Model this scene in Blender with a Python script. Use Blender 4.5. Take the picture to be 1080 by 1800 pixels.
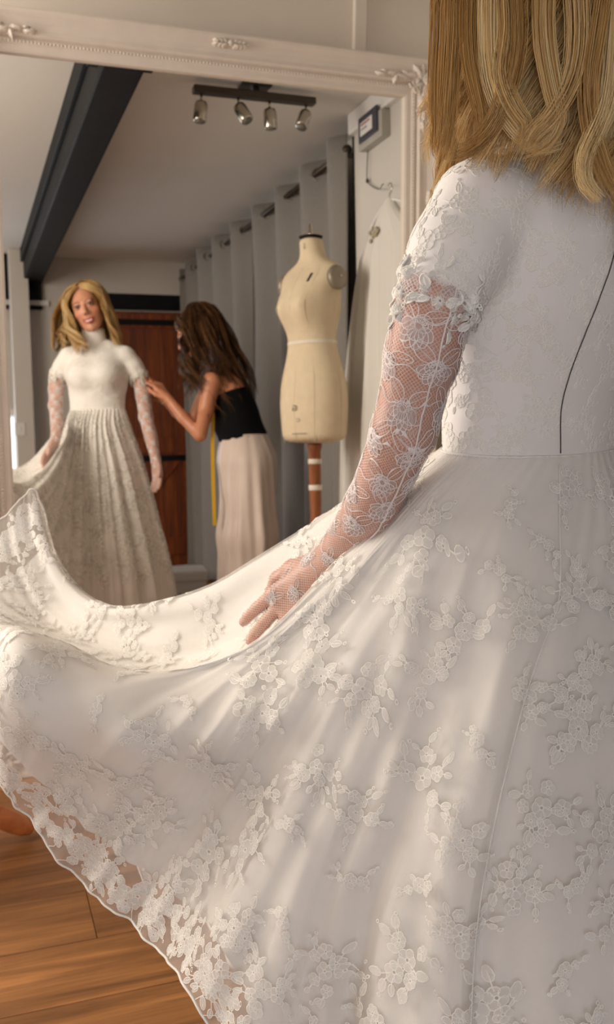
import bpy, bmesh, math, random
import numpy as np
from mathutils import Vector, Matrix
from mathutils.bvhtree import BVHTree

# ------------------------------------------------------------------ clear
for o in list(bpy.data.objects):
    bpy.data.objects.remove(o, do_unlink=True)
scene = bpy.context.scene
COL = scene.collection
rng = random.Random(7)
PI = math.pi
R = math.radians

# ------------------------------------------------------------------ camera
# room axes: x along the mirror wall, y towards the mirror wall, z up
CAM_H = 1.24
PITCH, ROLL, YAW = R(9.7), -0.014, R(20.0)
cam_data = bpy.data.cameras.new('camera')
cam = bpy.data.objects.new('camera', cam_data)
COL.objects.link(cam)
cam_data.sensor_fit = 'VERTICAL'
cam_data.sensor_height = 36.0
cam_data.sensor_width = 36.0
cam_data.lens = 1685.0 * 36.0 / 1800.0
cam_data.clip_start = 0.02
cam_data.dof.use_dof = True
cam_data.dof.focus_distance = 1.03
cam_data.dof.aperture_fstop = 9.0
_r = np.array([math.cos(YAW), -math.sin(YAW), 0.0])
_f = np.array([math.sin(YAW) * math.cos(PITCH), math.cos(YAW) * math.cos(PITCH), -math.sin(PITCH)])
_d = np.cross(_f, _r)
_right = math.cos(ROLL) * _r + math.sin(ROLL) * _d
_down = -math.sin(ROLL) * _r + math.cos(ROLL) * _d
cam.matrix_world = Matrix(((_right[0], -_down[0], -_f[0], 0.0),
                           (_right[1], -_down[1], -_f[1], 0.0),
                           (_right[2], -_down[2], -_f[2], CAM_H),
                           (0, 0, 0, 1)))
scene.camera = cam

# ------------------------------------------------------------------ world, lights, exposure
world = bpy.data.worlds.new('world')
scene.world = world
world.use_nodes = True
bg = world.node_tree.nodes['Background']
bg.inputs['Color'].default_value = (0.80, 0.90, 1.0, 1)
bg.inputs['Strength'].default_value = 1.0

def area_light(name, loc, target, sx, sy, power, color):
    d = bpy.data.lights.new(name, 'AREA')
    d.shape = 'RECTANGLE'
    d.size, d.size_y = sx, sy
    d.energy = power
    d.color = color
    o = bpy.data.objects.new(name, d)
    COL.objects.link(o)
    o.location = loc
    o.rotation_euler = (Vector(target) - Vector(loc)).to_track_quat('-Z', 'Y').to_euler()
    return o

# low warm daylight through the tall window of the left wall
area_light('left_window_daylight', (-1.42, 2.52, 1.72), (0.55, 1.05, 1.0), 1.05, 1.25, 60.0, (1.0, 0.915, 0.81))
# cool skylight through the glazed opening of the rear wall
area_light('rear_window_daylight', (-0.62, -1.66, 1.30), (0.3, 1.2, 1.2), 1.30, 1.30, 21.0, (0.84, 0.90, 1.0))

scene.view_settings.view_transform = 'Standard'
scene.view_settings.look = 'None'
scene.view_settings.exposure = 0.0
scene.view_settings.gamma = 1.0
scene.view_settings.use_curve_mapping = False
try:
    scene.cycles.caustics_reflective = True
    scene.cycles.sample_clamp_indirect = 6.0
    scene.cycles.transparent_max_bounces = 20
    scene.cycles.max_bounces = 8
    scene.cycles.glossy_bounces = 4
    scene.cycles.diffuse_bounces = 4
except Exception:
    pass

# ------------------------------------------------------------------ material helpers
def lin(c):
    out = []
    for v in c[:3]:
        v = v / 255.0
        out.append(v / 12.92 if v <= 0.04045 else ((v + 0.055) / 1.055) ** 2.4)
    return (out[0], out[1], out[2], 1.0)

class NT:
    def __init__(self, name):
        self.m = bpy.data.materials.new(name)
        self.m.use_nodes = True
        self.t = self.m.node_tree
        self.b = self.t.nodes['Principled BSDF']
        self.out = self.t.nodes['Material Output']
    def n(self, kind, **kw):
        nd = self.t.nodes.new(kind)
        for k, v in kw.items():
            if k.startswith('i_'):
                key = k[2:]
                key = int(key) if key.isdigit() else key.replace('_', ' ')
                nd.inputs[key].default_value = v
            else:
                setattr(nd, k, v)
        return nd
    def l(self, a, b):
        self.t.links.new(a, b)
    def math(self, op, a, b=None, clamp=False):
        nd = self.t.nodes.new('ShaderNodeMath')
        nd.operation = op
        nd.use_clamp = clamp
        for i, v in enumerate((a, b)):
            if v is None:
                continue
            if isinstance(v, (int, float)):
                nd.inputs[i].default_value = v
            else:
                self.l(v, nd.inputs[i])
        return nd.outputs[0]
    def ramp(self, fac, stops):
        nd = self.t.nodes.new('ShaderNodeValToRGB')
        el = nd.color_ramp.elements
        while len(el) < len(stops):
            el.new(0.5)
        for e, (p, c) in zip(el, stops):
            e.position = p
            e.color = c
        self.l(fac, nd.inputs[0])
        return nd.outputs[0]

def simple(name, col, rough=0.6, metal=0.0, var=0.06, scale=14.0, bump=0.0, bscale=120.0, sheen=0.0, spec=0.4):
    """plain procedural surface: slight colour mottling and fine relief"""
    k = NT(name)
    tc = k.n('ShaderNodeTexCoord')
    nz = k.n('ShaderNodeTexNoise', i_Scale=scale, i_Detail=4.0)
    k.l(tc.outputs['Object'], nz.inputs['Vector'])
    c = lin(col)
    lo = tuple(max(0, v * (1 - var)) for v in c[:3]) + (1,)
    hi = tuple(min(1, v * (1 + var)) for v in c[:3]) + (1,)
    k.l(k.ramp(nz.outputs['Fac'], [(0.3, lo), (0.7, hi)]), k.b.inputs['Base Color'])
    k.b.inputs['Roughness'].default_value = rough
    k.b.inputs['Metallic'].default_value = metal
    k.b.inputs['Specular IOR Level'].default_value = spec
    if sheen:
        k.b.inputs['Sheen Weight'].default_value = sheen
    if bump:
        n2 = k.n('ShaderNodeTexNoise', i_Scale=bscale, i_Detail=3.0)
        k.l(tc.outputs['Object'], n2.inputs['Vector'])
        bp = k.n('ShaderNodeBump', i_Strength=bump, i_Distance=0.002)
        k.l(n2.outputs['Fac'], bp.inputs['Height'])
        k.l(bp.outputs['Normal'], k.b.inputs['Normal'])
    return k.m

def wood(name, dark, light, stretch=(1.2, 26.0, 26.0), rough=0.42, rnd=True, gain=1.0):
    k = NT(name)
    tc = k.n('ShaderNodeTexCoord')
    mp = k.n('ShaderNodeMapping')
    mp.inputs['Scale'].default_value = stretch
    if rnd:
        oi = k.n('ShaderNodeObjectInfo')
        mul = k.n('ShaderNodeVectorMath', operation='SCALE')
        cmb = k.n('ShaderNodeCombineXYZ')
        k.l(oi.outputs['Random'], cmb.inputs[0]); k.l(oi.outputs['Random'], cmb.inputs[1]); k.l(oi.outputs['Random'], cmb.inputs[2])
        k.l(cmb.outputs[0], mul.inputs[0]); mul.inputs['Scale'].default_value = 37.0
        k.l(mul.outputs[0], mp.inputs['Location'])
    k.l(tc.outputs['Object'], mp.inputs['Vector'])
    n1 = k.n('ShaderNodeTexNoise', i_Scale=1.0, i_Detail=7.0, i_Roughness=0.62, i_Distortion=0.6)
    k.l(mp.outputs[0], n1.inputs['Vector'])
    mp2 = k.n('ShaderNodeMapping')
    mp2.inputs['Scale'].default_value = (stretch[0] * 2.2, stretch[1] * 7, stretch[2] * 7)
    k.l(tc.outputs['Object'], mp2.inputs['Vector'])
    n2 = k.n('ShaderNodeTexNoise', i_Scale=1.0, i_Detail=4.0)
    k.l(mp2.outputs[0], n2.inputs['Vector'])
    f = k.math('ADD', k.math('MULTIPLY', n1.outputs['Fac'], 0.75), k.math('MULTIPLY', n2.outputs['Fac'], 0.25))
    mid = tuple((a + b) / 2 for a, b in zip(dark, light))
    k.l(k.ramp(f, [(0.33, lin(dark)), (0.5, lin(mid)), (0.66, lin(light))]), k.b.inputs['Base Color'])
    k.b.inputs['Roughness'].default_value = rough
    bp = k.n('ShaderNodeBump', i_Strength=0.12, i_Distance=0.001)
    k.l(f, bp.inputs['Height'])
    k.l(bp.outputs['Normal'], k.b.inputs['Normal'])
    return k.m

# ------------------------------------------------------------------ object helpers
def tag(o, label=None, cat=None, group=None, kind=None):
    if label: o['label'] = label
    if cat: o['category'] = cat
    if group: o['group'] = group
    if kind: o['kind'] = kind
    return o

def empty(name, loc, rot=(0, 0, 0)):
    o = bpy.data.objects.new(name, None)
    o.empty_display_size = 0.05
    COL.objects.link(o)
    o.location = loc
    o.rotation_euler = rot
    return o

def mesh_obj(name, verts, faces, m, parent=None, smooth=True, loc=None):
    me = bpy.data.meshes.new(name)
    me.from_pydata([tuple(map(float, v)) for v in verts], [], [tuple(map(int, f)) for f in faces])
    me.validate()
    me.update()
    if smooth:
        me.polygons.foreach_set('use_smooth', [True] * len(me.polygons))
    if m is not None:
        me.materials.append(m)
    o = bpy.data.objects.new(name, me)
    COL.objects.link(o)
    if parent is not None:
        o.parent = parent
    if loc is not None:
        o.location = loc
    return o

def share(name, me, parent=None, loc=(0, 0, 0), rot=(0, 0, 0), scale=(1, 1, 1)):
    o = bpy.data.objects.new(name, me)
    COL.objects.link(o)
    o.parent = parent
    o.location = loc
    o.rotation_euler = rot
    o.scale = scale
    return o

class MB:
    """collects simple solids into one mesh"""
    def __init__(self):
        self.v, self.f = [], []
    def add(self, v, f):
        o = len(self.v)
        self.v += [tuple(p) for p in v]
        self.f += [tuple(i + o for i in q) for q in f]
        return self
    def box(self, x0, x1, y0, y1, z0, z1, bev=0.0):
        if bev <= 0:
            v = [(x, y, z) for x in (x0, x1) for y in (y0, y1) for z in (z0, z1)]
            return self.add(v, [(0, 1, 3, 2), (4, 6, 7, 5), (0, 4, 5, 1), (2, 3, 7, 6), (0, 2, 6, 4), (1, 5, 7, 3)])
        bm = bmesh.new()
        bmesh.ops.create_cube(bm, size=1)
        for w in bm.verts:
            w.co = Vector(((x0 + x1) / 2 + w.co.x * (x1 - x0), (y0 + y1) / 2 + w.co.y * (y1 - y0), (z0 + z1) / 2 + w.co.z * (z1 - z0)))
        bmesh.ops.bevel(bm, geom=list(bm.edges), offset=bev, segments=2, affect='EDGES', profile=0.5)
        bm.verts.index_update()
        self.add([w.co[:] for w in bm.verts], [[w.index for w in f.verts] for f in bm.faces])
        bm.free()
        return self
    def tube(self, pts, rad, seg=10, caps=True):
        v, f = tube_vf(pts, rad, seg, caps)
        return self.add(v, f)
    def lathe(self, prof, seg=24, axis_o=(0, 0, 0), caps=True):
        v, f = [], []
        for (r, z) in prof:
            for k in range(seg):
                a = 2 * PI * k / seg
                v.append((axis_o[0] + r * math.cos(a), axis_o[1] + r * math.sin(a), axis_o[2] + z))
        n = len(prof)
        for i in range(n - 1):
            for k in range(seg):
                k2 = (k + 1) % seg
                f.append((i * seg + k, i * seg + k2, (i + 1) * seg + k2, (i + 1) * seg + k))
        if caps:
            f.append(tuple(range(seg - 1, -1, -1)))
            f.append(tuple((n - 1) * seg + k for k in range(seg)))
        return self.add(v, f)
    def ellipsoid(self, c, r, seg=10, rings=6, rot=None):
        v, f = [], []
        M = rot if rot is not None else Matrix.Identity(3)
        for i in range(rings + 1):
            th = PI * i / rings
            for k in range(seg):
                a = 2 * PI * k / seg
                p = M @ Vector((r[0] * math.sin(th) * math.cos(a), r[1] * math.sin(th) * math.sin(a), r[2] * math.cos(th)))
                v.append((c[0] + p.x, c[1] + p.y, c[2] + p.z))
        for i in range(rings):
            for k in range(seg):
                k2 = (k + 1) % seg
                f.append((i * seg + k, (i + 1) * seg + k, (i + 1) * seg + k2, i * seg + k2))
        return self.add(v, f)
    def build(self, name, m, parent=None, smooth=False, loc=None):
        return mesh_obj(name, self.v, self.f, m, parent, smooth, loc)

def tube_vf(pts, rad, seg=10, caps=True):
    P = [Vector(p) for p in pts]
    n = len(P)
    rads = [rad] * n if isinstance(rad, (int, float)) else list(rad)
    v, f = [], []
    T = []
    for i in range(n):
        t = (P[min(i + 1, n - 1)] - P[max(i - 1, 0)])
        T.append(t.normalized() if t.length > 1e-9 else Vector((0, 0, 1)))
    up = Vector((0, 0, 1)) if abs(T[0].z) < 0.9 else Vector((1, 0, 0))
    nrm = (up - T[0] * up.dot(T[0])).normalized()
    for i in range(n):
        nrm = (nrm - T[i] * nrm.dot(T[i]))
        nrm = nrm.normalized() if nrm.length > 1e-8 else T[i].orthogonal().normalized()
        b = T[i].cross(nrm)
        for k in range(seg):
            a = 2 * PI * k / seg
            v.append(tuple(P[i] + (nrm * math.cos(a) + b * math.sin(a)) * rads[i]))
    for i in range(n - 1):
        for k in range(seg):
            k2 = (k + 1) % seg
            f.append((i * seg + k, i * seg + k2, (i + 1) * seg + k2, (i + 1) * seg + k))
    if caps:
        f.append(tuple(range(seg - 1, -1, -1)))
        f.append(tuple((n - 1) * seg + k for k in range(seg)))
    return v, f

def catmull(pts, n):
    """resample a polyline through its points with a Catmull-Rom spline"""
    P = np.asarray(pts, float)
    P = np.vstack([2 * P[0] - P[1], P, 2 * P[-1] - P[-2]])
    m = len(P) - 3
    out = []
    for q in range(n):
        t = q / (n - 1) * m
        i = min(int(t), m - 1)
        t -= i
        p0, p1, p2, p3 = P[i], P[i + 1], P[i + 2], P[i + 3]
        out.append(0.5 * ((2 * p1) + (-p0 + p2) * t + (2 * p0 - 5 * p1 + 4 * p2 - p3) * t * t + (-p0 + 3 * p1 - 3 * p2 + p3) * t ** 3))
    return np.array(out)

def lerp1(x, xs, ys):
    return float(np.interp(x, xs, ys))
# ================================================================== THE ROOM
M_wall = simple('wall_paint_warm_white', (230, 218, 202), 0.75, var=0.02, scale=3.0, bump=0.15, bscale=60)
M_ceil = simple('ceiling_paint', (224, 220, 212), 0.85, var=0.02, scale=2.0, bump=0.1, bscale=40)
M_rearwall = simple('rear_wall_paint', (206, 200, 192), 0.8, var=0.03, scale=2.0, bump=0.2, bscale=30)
M_board = wood('oak_laminate', (98, 62, 31), (174, 118, 67), stretch=(1.6, 20.0, 20.0), rough=0.38)
M_dark = simple('black_painted_timber', (16, 17, 19), 0.6, var=0.25, scale=9, bump=0.4, bscale=25, spec=0.2)
M_joint = simple('floor_underlay', (60, 38, 22), 0.9)
M_pine = wood('orange_pine', (82, 34, 9), (150, 74, 24), stretch=(26.0, 26.0, 1.3), rough=0.5, gain=1)
M_white = simple('white_gloss_paint', (228, 226, 222), 0.45, var=0.02)
M_glow = NT('window_sky')
_e = M_glow.n('ShaderNodeEmission')
_e.inputs['Color'].default_value = (0.86, 0.91, 1.0, 1)
_e.inputs['Strength'].default_value = 2.2
M_glow.l(_e.outputs[0], M_glow.out.inputs['Surface'])
M_glow = M_glow.m

X0, X1, Y0, Y1, ZC = -1.75, 1.78, -1.76, 2.95, 2.36

floor = tag(MB().box(X0 - .1, X1 + .1, Y0 - .1, Y1 + .1, -0.08, -0.0125).build('floor', M_joint), kind='structure')
BW, BL = 0.192, 1.285
me_b = MB().box(-BL / 2 + .0008, BL / 2 - .0008, -BW / 2 + .0008, BW / 2 - .0008, -0.012, 0.0, 0.0012).build('floor_board', M_board)
first = True
j = 0
y = Y0 + BW / 2
while y < Y1 + BW / 2:
    off = (j * 0.437) % BL
    x = X0 - off + BL / 2
    while x - BL / 2 < X1:
        if first:
            o = me_b; first = False
            o.parent = floor
        else:
            o = share('floor_board', me_b.data, floor)
        o.location = (x, y, 0)
        x += BL
    y += BW
    j += 1

tag(MB().box(X0 - .1, X1 + .1, Y0 - .1, Y1 + .1, ZC, ZC + .08).build('ceiling', M_ceil), kind='structure')
tag(MB().box(X0 - .1, X1 + .1, Y1, Y1 + .1, 0, ZC).build('wall_front', M_wall), kind='structure')
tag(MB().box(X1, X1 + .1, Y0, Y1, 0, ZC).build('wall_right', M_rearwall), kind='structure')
# left wall with a tall window opening (y 0.55..2.15, z 0.62..2.22)
mb = MB()
mb.box(X0 - .1, X0, Y0, 1.75, 0, ZC).box(X0 - .1, X0, 2.85, Y1, 0, ZC).box(X0 - .1, X0, 1.75, 2.85, 0, 0.85).box(X0 - .1, X0, 1.75, 2.85, 2.25, ZC)
tag(mb.build('wall_left', M_wall), kind='structure')
# rear wall with a glazed opening left (x -1.30..0.345, z 0.35..1.245) and the doorway right (x 1.07..1.62, z 0..2.10)
mb = MB()
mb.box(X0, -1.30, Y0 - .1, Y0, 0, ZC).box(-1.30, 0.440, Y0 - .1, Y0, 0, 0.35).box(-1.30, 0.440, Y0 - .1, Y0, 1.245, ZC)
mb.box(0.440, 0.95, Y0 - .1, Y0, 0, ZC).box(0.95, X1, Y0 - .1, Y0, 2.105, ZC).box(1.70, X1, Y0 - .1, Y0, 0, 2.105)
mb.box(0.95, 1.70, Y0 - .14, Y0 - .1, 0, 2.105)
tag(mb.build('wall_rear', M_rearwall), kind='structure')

def window(name, rect, axis, pos, depth, panes):
    """frame round an opening with glazing bars and a bright pane behind each"""
    a0, a1, z0, z1 = rect
    def bx(mb, u0, u1, w0, w1, d0, d1):
        if axis == 'x':
            mb.box(pos + d0, pos + d1, u0, u1, w0, w1)
        else:
            mb.box(u0, u1, pos + d0, pos + d1, w0, w1)
    root = MB()
    t = 0.045
    bx(root, a0, a1, z0, z0 + t, -depth, 0.01); bx(root, a0, a1, z1 - t, z1, -depth, 0.01)
    bx(root, a0, a0 + t, z0 + t, z1 - t, -depth, 0.01); bx(root, a1 - t, a1, z0 + t, z1 - t, -depth, 0.01)
    w = tag(root.build(name, M_white), kind='structure')
    nx, nz = panes
    for i in range(nx):
        for k in range(nz):
            u0 = a0 + t + (a1 - a0 - 2 * t) * i / nx; u1 = a0 + t + (a1 - a0 - 2 * t) * (i + 1) / nx
            w0 = z0 + t + (z1 - z0 - 2 * t) * k / nz; w1 = z0 + t + (z1 - z0 - 2 * t) * (k + 1) / nz
            q = MB(); bx(q, u0 + .012, u1 - .012, w0 + .012, w1 - .012, -depth + .004, -depth + .010)
            q.build('pane', M_glow, w)
    b = MB()
    for i in range(1, nx):
        u = a0 + t + (a1 - a0 - 2 * t) * i / nx
        bx(b, u - .013, u + .013, z0 + t, z1 - t, -depth + .011, -depth + .035)
    for k in range(1, nz):
        ww = z0 + t + (z1 - z0 - 2 * t) * k / nz
        bx(b, a0 + t, a1 - t, ww - .013, ww + .013, -depth + .011, -depth + .035)
    b.build('glazing_bar', M_white, w)
    return w
window('window_1', (1.75, 2.85, 0.85, 2.25), 'x', X0, 0.09, (2, 2))
window('window_2', (-1.30, 0.440, 0.35, 1.245), 'y', Y0, 0.09, (3, 2))

# trims on the mirror wall: vertical battens
for i, xx in enumerate((1.2, -0.42, -1.2)):
    tag(MB().box(xx, xx + .043, Y1 - .02, Y1, 0, ZC, 0.004).build('trim_%d' % (i + 1), M_wall), kind='structure')
# baseboards
for nm, a in (('baseboard_front', (X0, X1, Y1 - .018, Y1, 0, .12)), ('baseboard_left', (X0, X0 + .018, Y0, Y1 - .018, 0, .12)),
              ('baseboard_right', (X1 - .018, X1, Y0, Y1 - .018, 0, .12))):
    tag(MB().box(*a, 0.004).build(nm, M_white), kind='structure')

# heavy black ceiling beam running to the rear wall, its brace and ledge there
tag(MB().box(0.475, 0.615, Y0, 2.50, 2.155, ZC, 0.008).box(0.455, 0.475, Y0, 2.50, 2.27, ZC, 0.004).box(0.44, 0.66, 2.36, 2.56, 2.19, ZC, 0.006).build('trim_4', M_dark), kind='structure')
tag(MB().box(0.50, 0.61, Y0, Y0 + .06, 2.04, 2.16, 0.004).box(0.50, 0.61, Y0, Y0 + .05, 1.972, 1.998, 0.003).build('trim_5', M_dark), kind='structure')
tag(MB().box(0.20, 0.66, Y0, Y0 + .035, 2.0, 2.038, 0.003).build('trim_6', M_white), kind='structure')
tag(MB().box(0.30, 0.38, Y0, Y0 + .07, 2.04, ZC, 0.004).box(0.30, 0.38, Y0, Y0 + .05, 1.972, 1.998, 0.003).build('trim_7', M_dark), kind='structure')
# pale square pillar standing just before the rear wall
pil = tag(MB().box(0.378, 0.505, -1.70, -1.50, 0, ZC, 0.006).build('wall_pillar', M_rearwall), kind='structure')
sw = empty('light_switch', (0.405, -1.5, 1.095))
tag(sw, 'small pale grey light switch plate on the square pillar', 'switch')
MB().box(-.035, .035, 0, .010, -.045, .045, 0.003).build('plate', M_white, sw)
MB().box(-.008, .008, .010, .016, -.014, .014, 0.002).build('rocker', M_white, sw)

# plank door with black lintel and straps
door = tag(MB().box(0.955, 1.695, Y0 - .07, Y0 - .045, 0.01, 1.985).build('door_1', M_pine), kind='structure')
bw = 0.74 / 7
for i in range(7):
    x0 = 0.955 + bw * i
    q = MB().box(-bw / 2 + .0015, bw / 2 - .0015, -.045, -.022, 0.012, 1.983, 0.003).build('plank', M_pine, door)
    q.location = (x0 + bw / 2, Y0, 0)
for z0, z1 in ((1.86, 1.965), (0.90, 1.02), (0.10, 0.24)):
    MB().box(0.965, 1.685, Y0 - .022, Y0 - .004, z0, z1, 0.003).build('ledge_board', M_pine, door)
mbr = MB(); mbr.add([(1.0, Y0 - .022, .24), (1.09, Y0 - .022, .24), (1.68, Y0 - .022, .90), (1.59, Y0 - .022, .90), (1.0, Y0 - .005, .24), (1.09, Y0 - .005, .24), (1.68, Y0 - .005, .90), (1.59, Y0 - .005, .90)],
            [(0, 1, 2, 3), (7, 6, 5, 4), (0, 4, 5, 1), (1, 5, 6, 2), (2, 6, 7, 3), (3, 7, 4, 0)])
mbr.build('brace', M_pine, door)
for zz in (0.86, 1.90):
    MB().box(1.10, 1.69, Y0 - .004, Y0 + .004, zz - .022, zz + .022, 0.002).build('strap_hinge', M_dark, door)
MB().box(1.02, 1.05, Y0 - .004, Y0 + .03, 0.98, 1.10, 0.006).build('door_handle', M_dark, door)
tag(MB().box(0.93, 1.72, Y0 - .06, Y0 + .02, 2.0, 2.11, 0.005).build('trim_8', M_dark), kind='structure')

# white panelled stretch of the right wall beyond the curtain, with a small cornice and a dark strip drawn for the shaded gap
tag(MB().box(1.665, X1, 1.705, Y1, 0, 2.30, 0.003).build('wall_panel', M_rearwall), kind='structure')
tag(MB().box(1.635, X1, 1.705, Y1, 2.27, ZC, 0.008).build('trim_9', M_white), kind='structure')
tag(MB().box(1.660, 1.675, 1.697, 1.7055, 0, 2.27).build('trim_10', M_dark), kind='structure')  # black strip puts the shade of the curtain gap into colour
# ================================================================== THE LEANING MIRROR
LEAN = R(3.0)
MIR_Y = 2.7599
M_frame = simple('ivory_carved_frame', (230, 218, 203), 0.5, var=0.03, scale=20, bump=0.15, bscale=90)
M_glass = NT('mirror_silver')
M_glass.b.inputs['Base Color'].default_value = (0.90, 0.89, 0.86, 1)
M_glass.b.inputs['Metallic'].default_value = 1.0
M_glass.b.inputs['Roughness'].default_value = 0.0
M_glass = M_glass.m
mirror = empty('leaning_mirror', (0.738, MIR_Y, 0.0), (-LEAN, 0, 0))
tag(mirror, 'huge ivory mirror with carved ornate frame leaning on the wall', 'mirror')
HX = 0.603            # half width of the glass
ZB, ZT = 0.11, 2.0135  # glass height along the lean
FW = 0.112
glass = MB().box(-HX - .012, HX + .012, 0.0, 0.005, ZB - .012, ZT + .012).build('mirror_glass', M_glass, mirror)
MB().box(-HX - .09, HX + .09, 0.006, 0.014, ZB - .08, ZT + .08).build('backing_board', M_pine, mirror)
# frame profile: (distance out from the glass edge, height towards the room)
prof = [(0.0, 0.004), (0.0, 0.012), (0.006, 0.015), (0.020, 0.016), (0.024, 0.019), (0.034, 0.019), (0.038, 0.016), (0.041, 0.024), (0.046, 0.028), (0.051, 0.026),
        (0.058, 0.024), (0.072, 0.026), (0.088, 0.033), (0.098, 0.040), (0.106, 0.041), (0.111, 0.037), (0.112, 0.028), (0.112, -0.004), (0.0, -0.004)]
cx, cz = 0.0, (ZB + ZT) / 2
hz = (ZT - ZB) / 2
def rail(name, side):
    v, f = [], []
    for (o, h) in prof:
        a, b = HX + o, hz + o
        if side == 'top': e = [(-a, -h, cz + b), (a, -h, cz + b)]
        elif side == 'bottom': e = [(a, -h, cz - b), (-a, -h, cz - b)]
        elif side == 'left': e = [(-a, -h, cz - b), (-a, -h, cz + b)]
        else: e = [(a, -h, cz + b), (a, -h, cz - b)]
        v += e
    n = len(prof)
    for i in range(n):
        k = (i + 1) % n
        f.append((2 * i, 2 * i + 1, 2 * k + 1, 2 * k))
    f.append(tuple(2 * i for i in range(n - 1, -1, -1)))
    f.append(tuple(2 * i + 1 for i in range(n)))
    return mesh_obj(name, v, f, M_frame, mirror, smooth=False)
rails = {s: rail(n, s) for n, s in (('top_rail', 'top'), ('bottom_rail', 'bottom'), ('stile', 'left'), ('stile', 'right'))}
# beaded moulding: one run of beads per side
def beads(p0, p1, n):
    mb = MB()
    for i in range(n):
        t = (i + .5) / n
        c = [a + (b - a) * t for a, b in zip(p0, p1)]
        mb.ellipsoid(c, (0.0037, 0.0030, 0.0037), 6, 4)
    o = mb.build('bead_moulding', M_frame, mirror, True)
    o['kind'] = 'stuff'
e = 0.029
beads((-HX - e, -.0195, cz + hz + e), (HX + e, -.0195, cz + hz + e), 128)
beads((-HX - e, -.0195, cz - hz - e), (HX + e, -.0195, cz - hz - e), 128)
beads((-HX - e, -.0195, cz - hz - e), (-HX - e, -.0195, cz + hz + e), 196)
beads((HX + e, -.0195, cz - hz - e), (HX + e, -.0195, cz + hz + e), 196)

def leaf(mb, base, ang, L, w, h0, curl=0.0, lobes=3):
    """one acanthus leaf lying on the frame: lobed, ridged and curled"""
    n = 9
    rows = []
    for i in range(n):
        t = i / (n - 1)
        a = ang + curl * t * t
        x = base[0] + L * t * math.cos(ang + curl * t * .5)
        z = base[1] + L * t * math.sin(ang + curl * t * .5)
        wd = w * math.sin(PI * min(1, t * .93 + .07)) ** .7 * (1 + .28 * math.cos(t * lobes * 2 * PI)) * (1 - .25 * t)
        nx, nz = -math.sin(a), math.cos(a)
        rise = h0 + .009 * math.sin(PI * t)
        rows.append([(x + nx * wd, -h0 + .004, z + nz * wd), (x + nx * wd * .5, -rise - .002, z + nz * wd * .5), (x, -rise - .006, z),
                     (x - nx * wd * .5, -rise - .002, z - nz * wd * .5), (x - nx * wd, -h0 + .004, z - nz * wd)])
    v = [p for r in rows for p in r]
    f = []
    for i in range(n - 1):
        for k in range(4):
            f.append((i * 5 + k, i * 5 + k + 1, (i + 1) * 5 + k + 1, (i + 1) * 5 + k))
    mb.add(v, f)
def scroll(mb, c, r0, turns, start, dirn, rad, h):
    pts, rr = [], []
    for i in range(26):
        t = i / 25
        a = start + dirn * turns * 2 * PI * t
        r = r0 * (1 - .82 * t)
        pts.append((c[0] + r * math.cos(a), -h - .003 * t, c[1] + r * math.sin(a)))
        rr.append(rad * (1 - .5 * t))
    mb.tube(pts, rr, 6)
def corner(sx, sz):
    mb = MB()
    X = sx * (HX + .056); Z = cz + sz * (hz + .056)
    ax = PI if sx > 0 else 0.0     # direction along the rail towards the middle
    az = -PI / 2 * sz
    h = .026
    for d, run in ((ax, 'x'), (az, 'z')):
        tx, tz = math.cos(d), math.sin(d)
        s = 1 if (run == 'x') == (sx * sz > 0) else -1
        for k, (q, ln, wd) in enumerate(((.012, .060, .017), (.050, .052, .014), (.088, .046, .012), (.124, .040, .010))):
            bx, bz = X + tx * q, Z + tz * q
            leaf(mb, (bx, bz), d + .38 * s * (1 if k % 2 else -1), ln, wd, h, curl=-.9 * s * (1 if k % 2 else -1))
            leaf(mb, (bx, bz), d - .75 * s * (1 if k % 2 else -1), ln * .62, wd * .8, h, curl=.8 * s)
        scroll(mb, (X + tx * .034 - s * tz * .022, Z + tz * .034 + s * tx * .022), .015, 1.3, d, s, .0045, h + .006)
        scroll(mb, (X + tx * .150, Z + tz * .150), .010, 1.1, d + PI, -s, .0032, h + .003)
    for k in range(5):
        a = math.atan2(sz, sx) + (k - 2) * .55
        leaf(mb, (X - sx * .010, Z - sz * .010), a, .052, .013, h + .006, curl=.3 * (k - 2))
    mb.ellipsoid((X, -h - .010, Z), (.012, .008, .012), 10, 6)
    mb.build('corner_ornament', M_frame, mirror, True)
for sx in (-1, 1):
    for sz in (-1, 1):
        corner(sx, sz)
def centre(px, pz, horiz):
    mb = MB()
    for s in (-1, 1):
        for k, (q, ln, wd) in enumerate(((.004, .030, .009), (.016, .028, .008), (.030, .024, .007))):
            a = (0 if s > 0 else PI) if horiz else s * PI / 2
            bx, bz = (px + s * q, pz) if horiz else (px, pz + s * q)
            for w in (-1, 1):
                leaf(mb, (bx, bz), a + w * .6, ln, wd, .032, curl=-w * .8)
    mb.ellipsoid((px, -.040, pz), (.009, .007, .009), 10, 6)
    mb.build('centre_ornament', M_frame, mirror, True)
centre(0.04, cz + hz + .084, True)
centre(0.0, cz - hz - .084, True)
for sx in (-1, 1):
    centre(sx * (HX + .084), cz + .1, False)
    centre(sx * (HX + .080), cz + .62, False)
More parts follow.
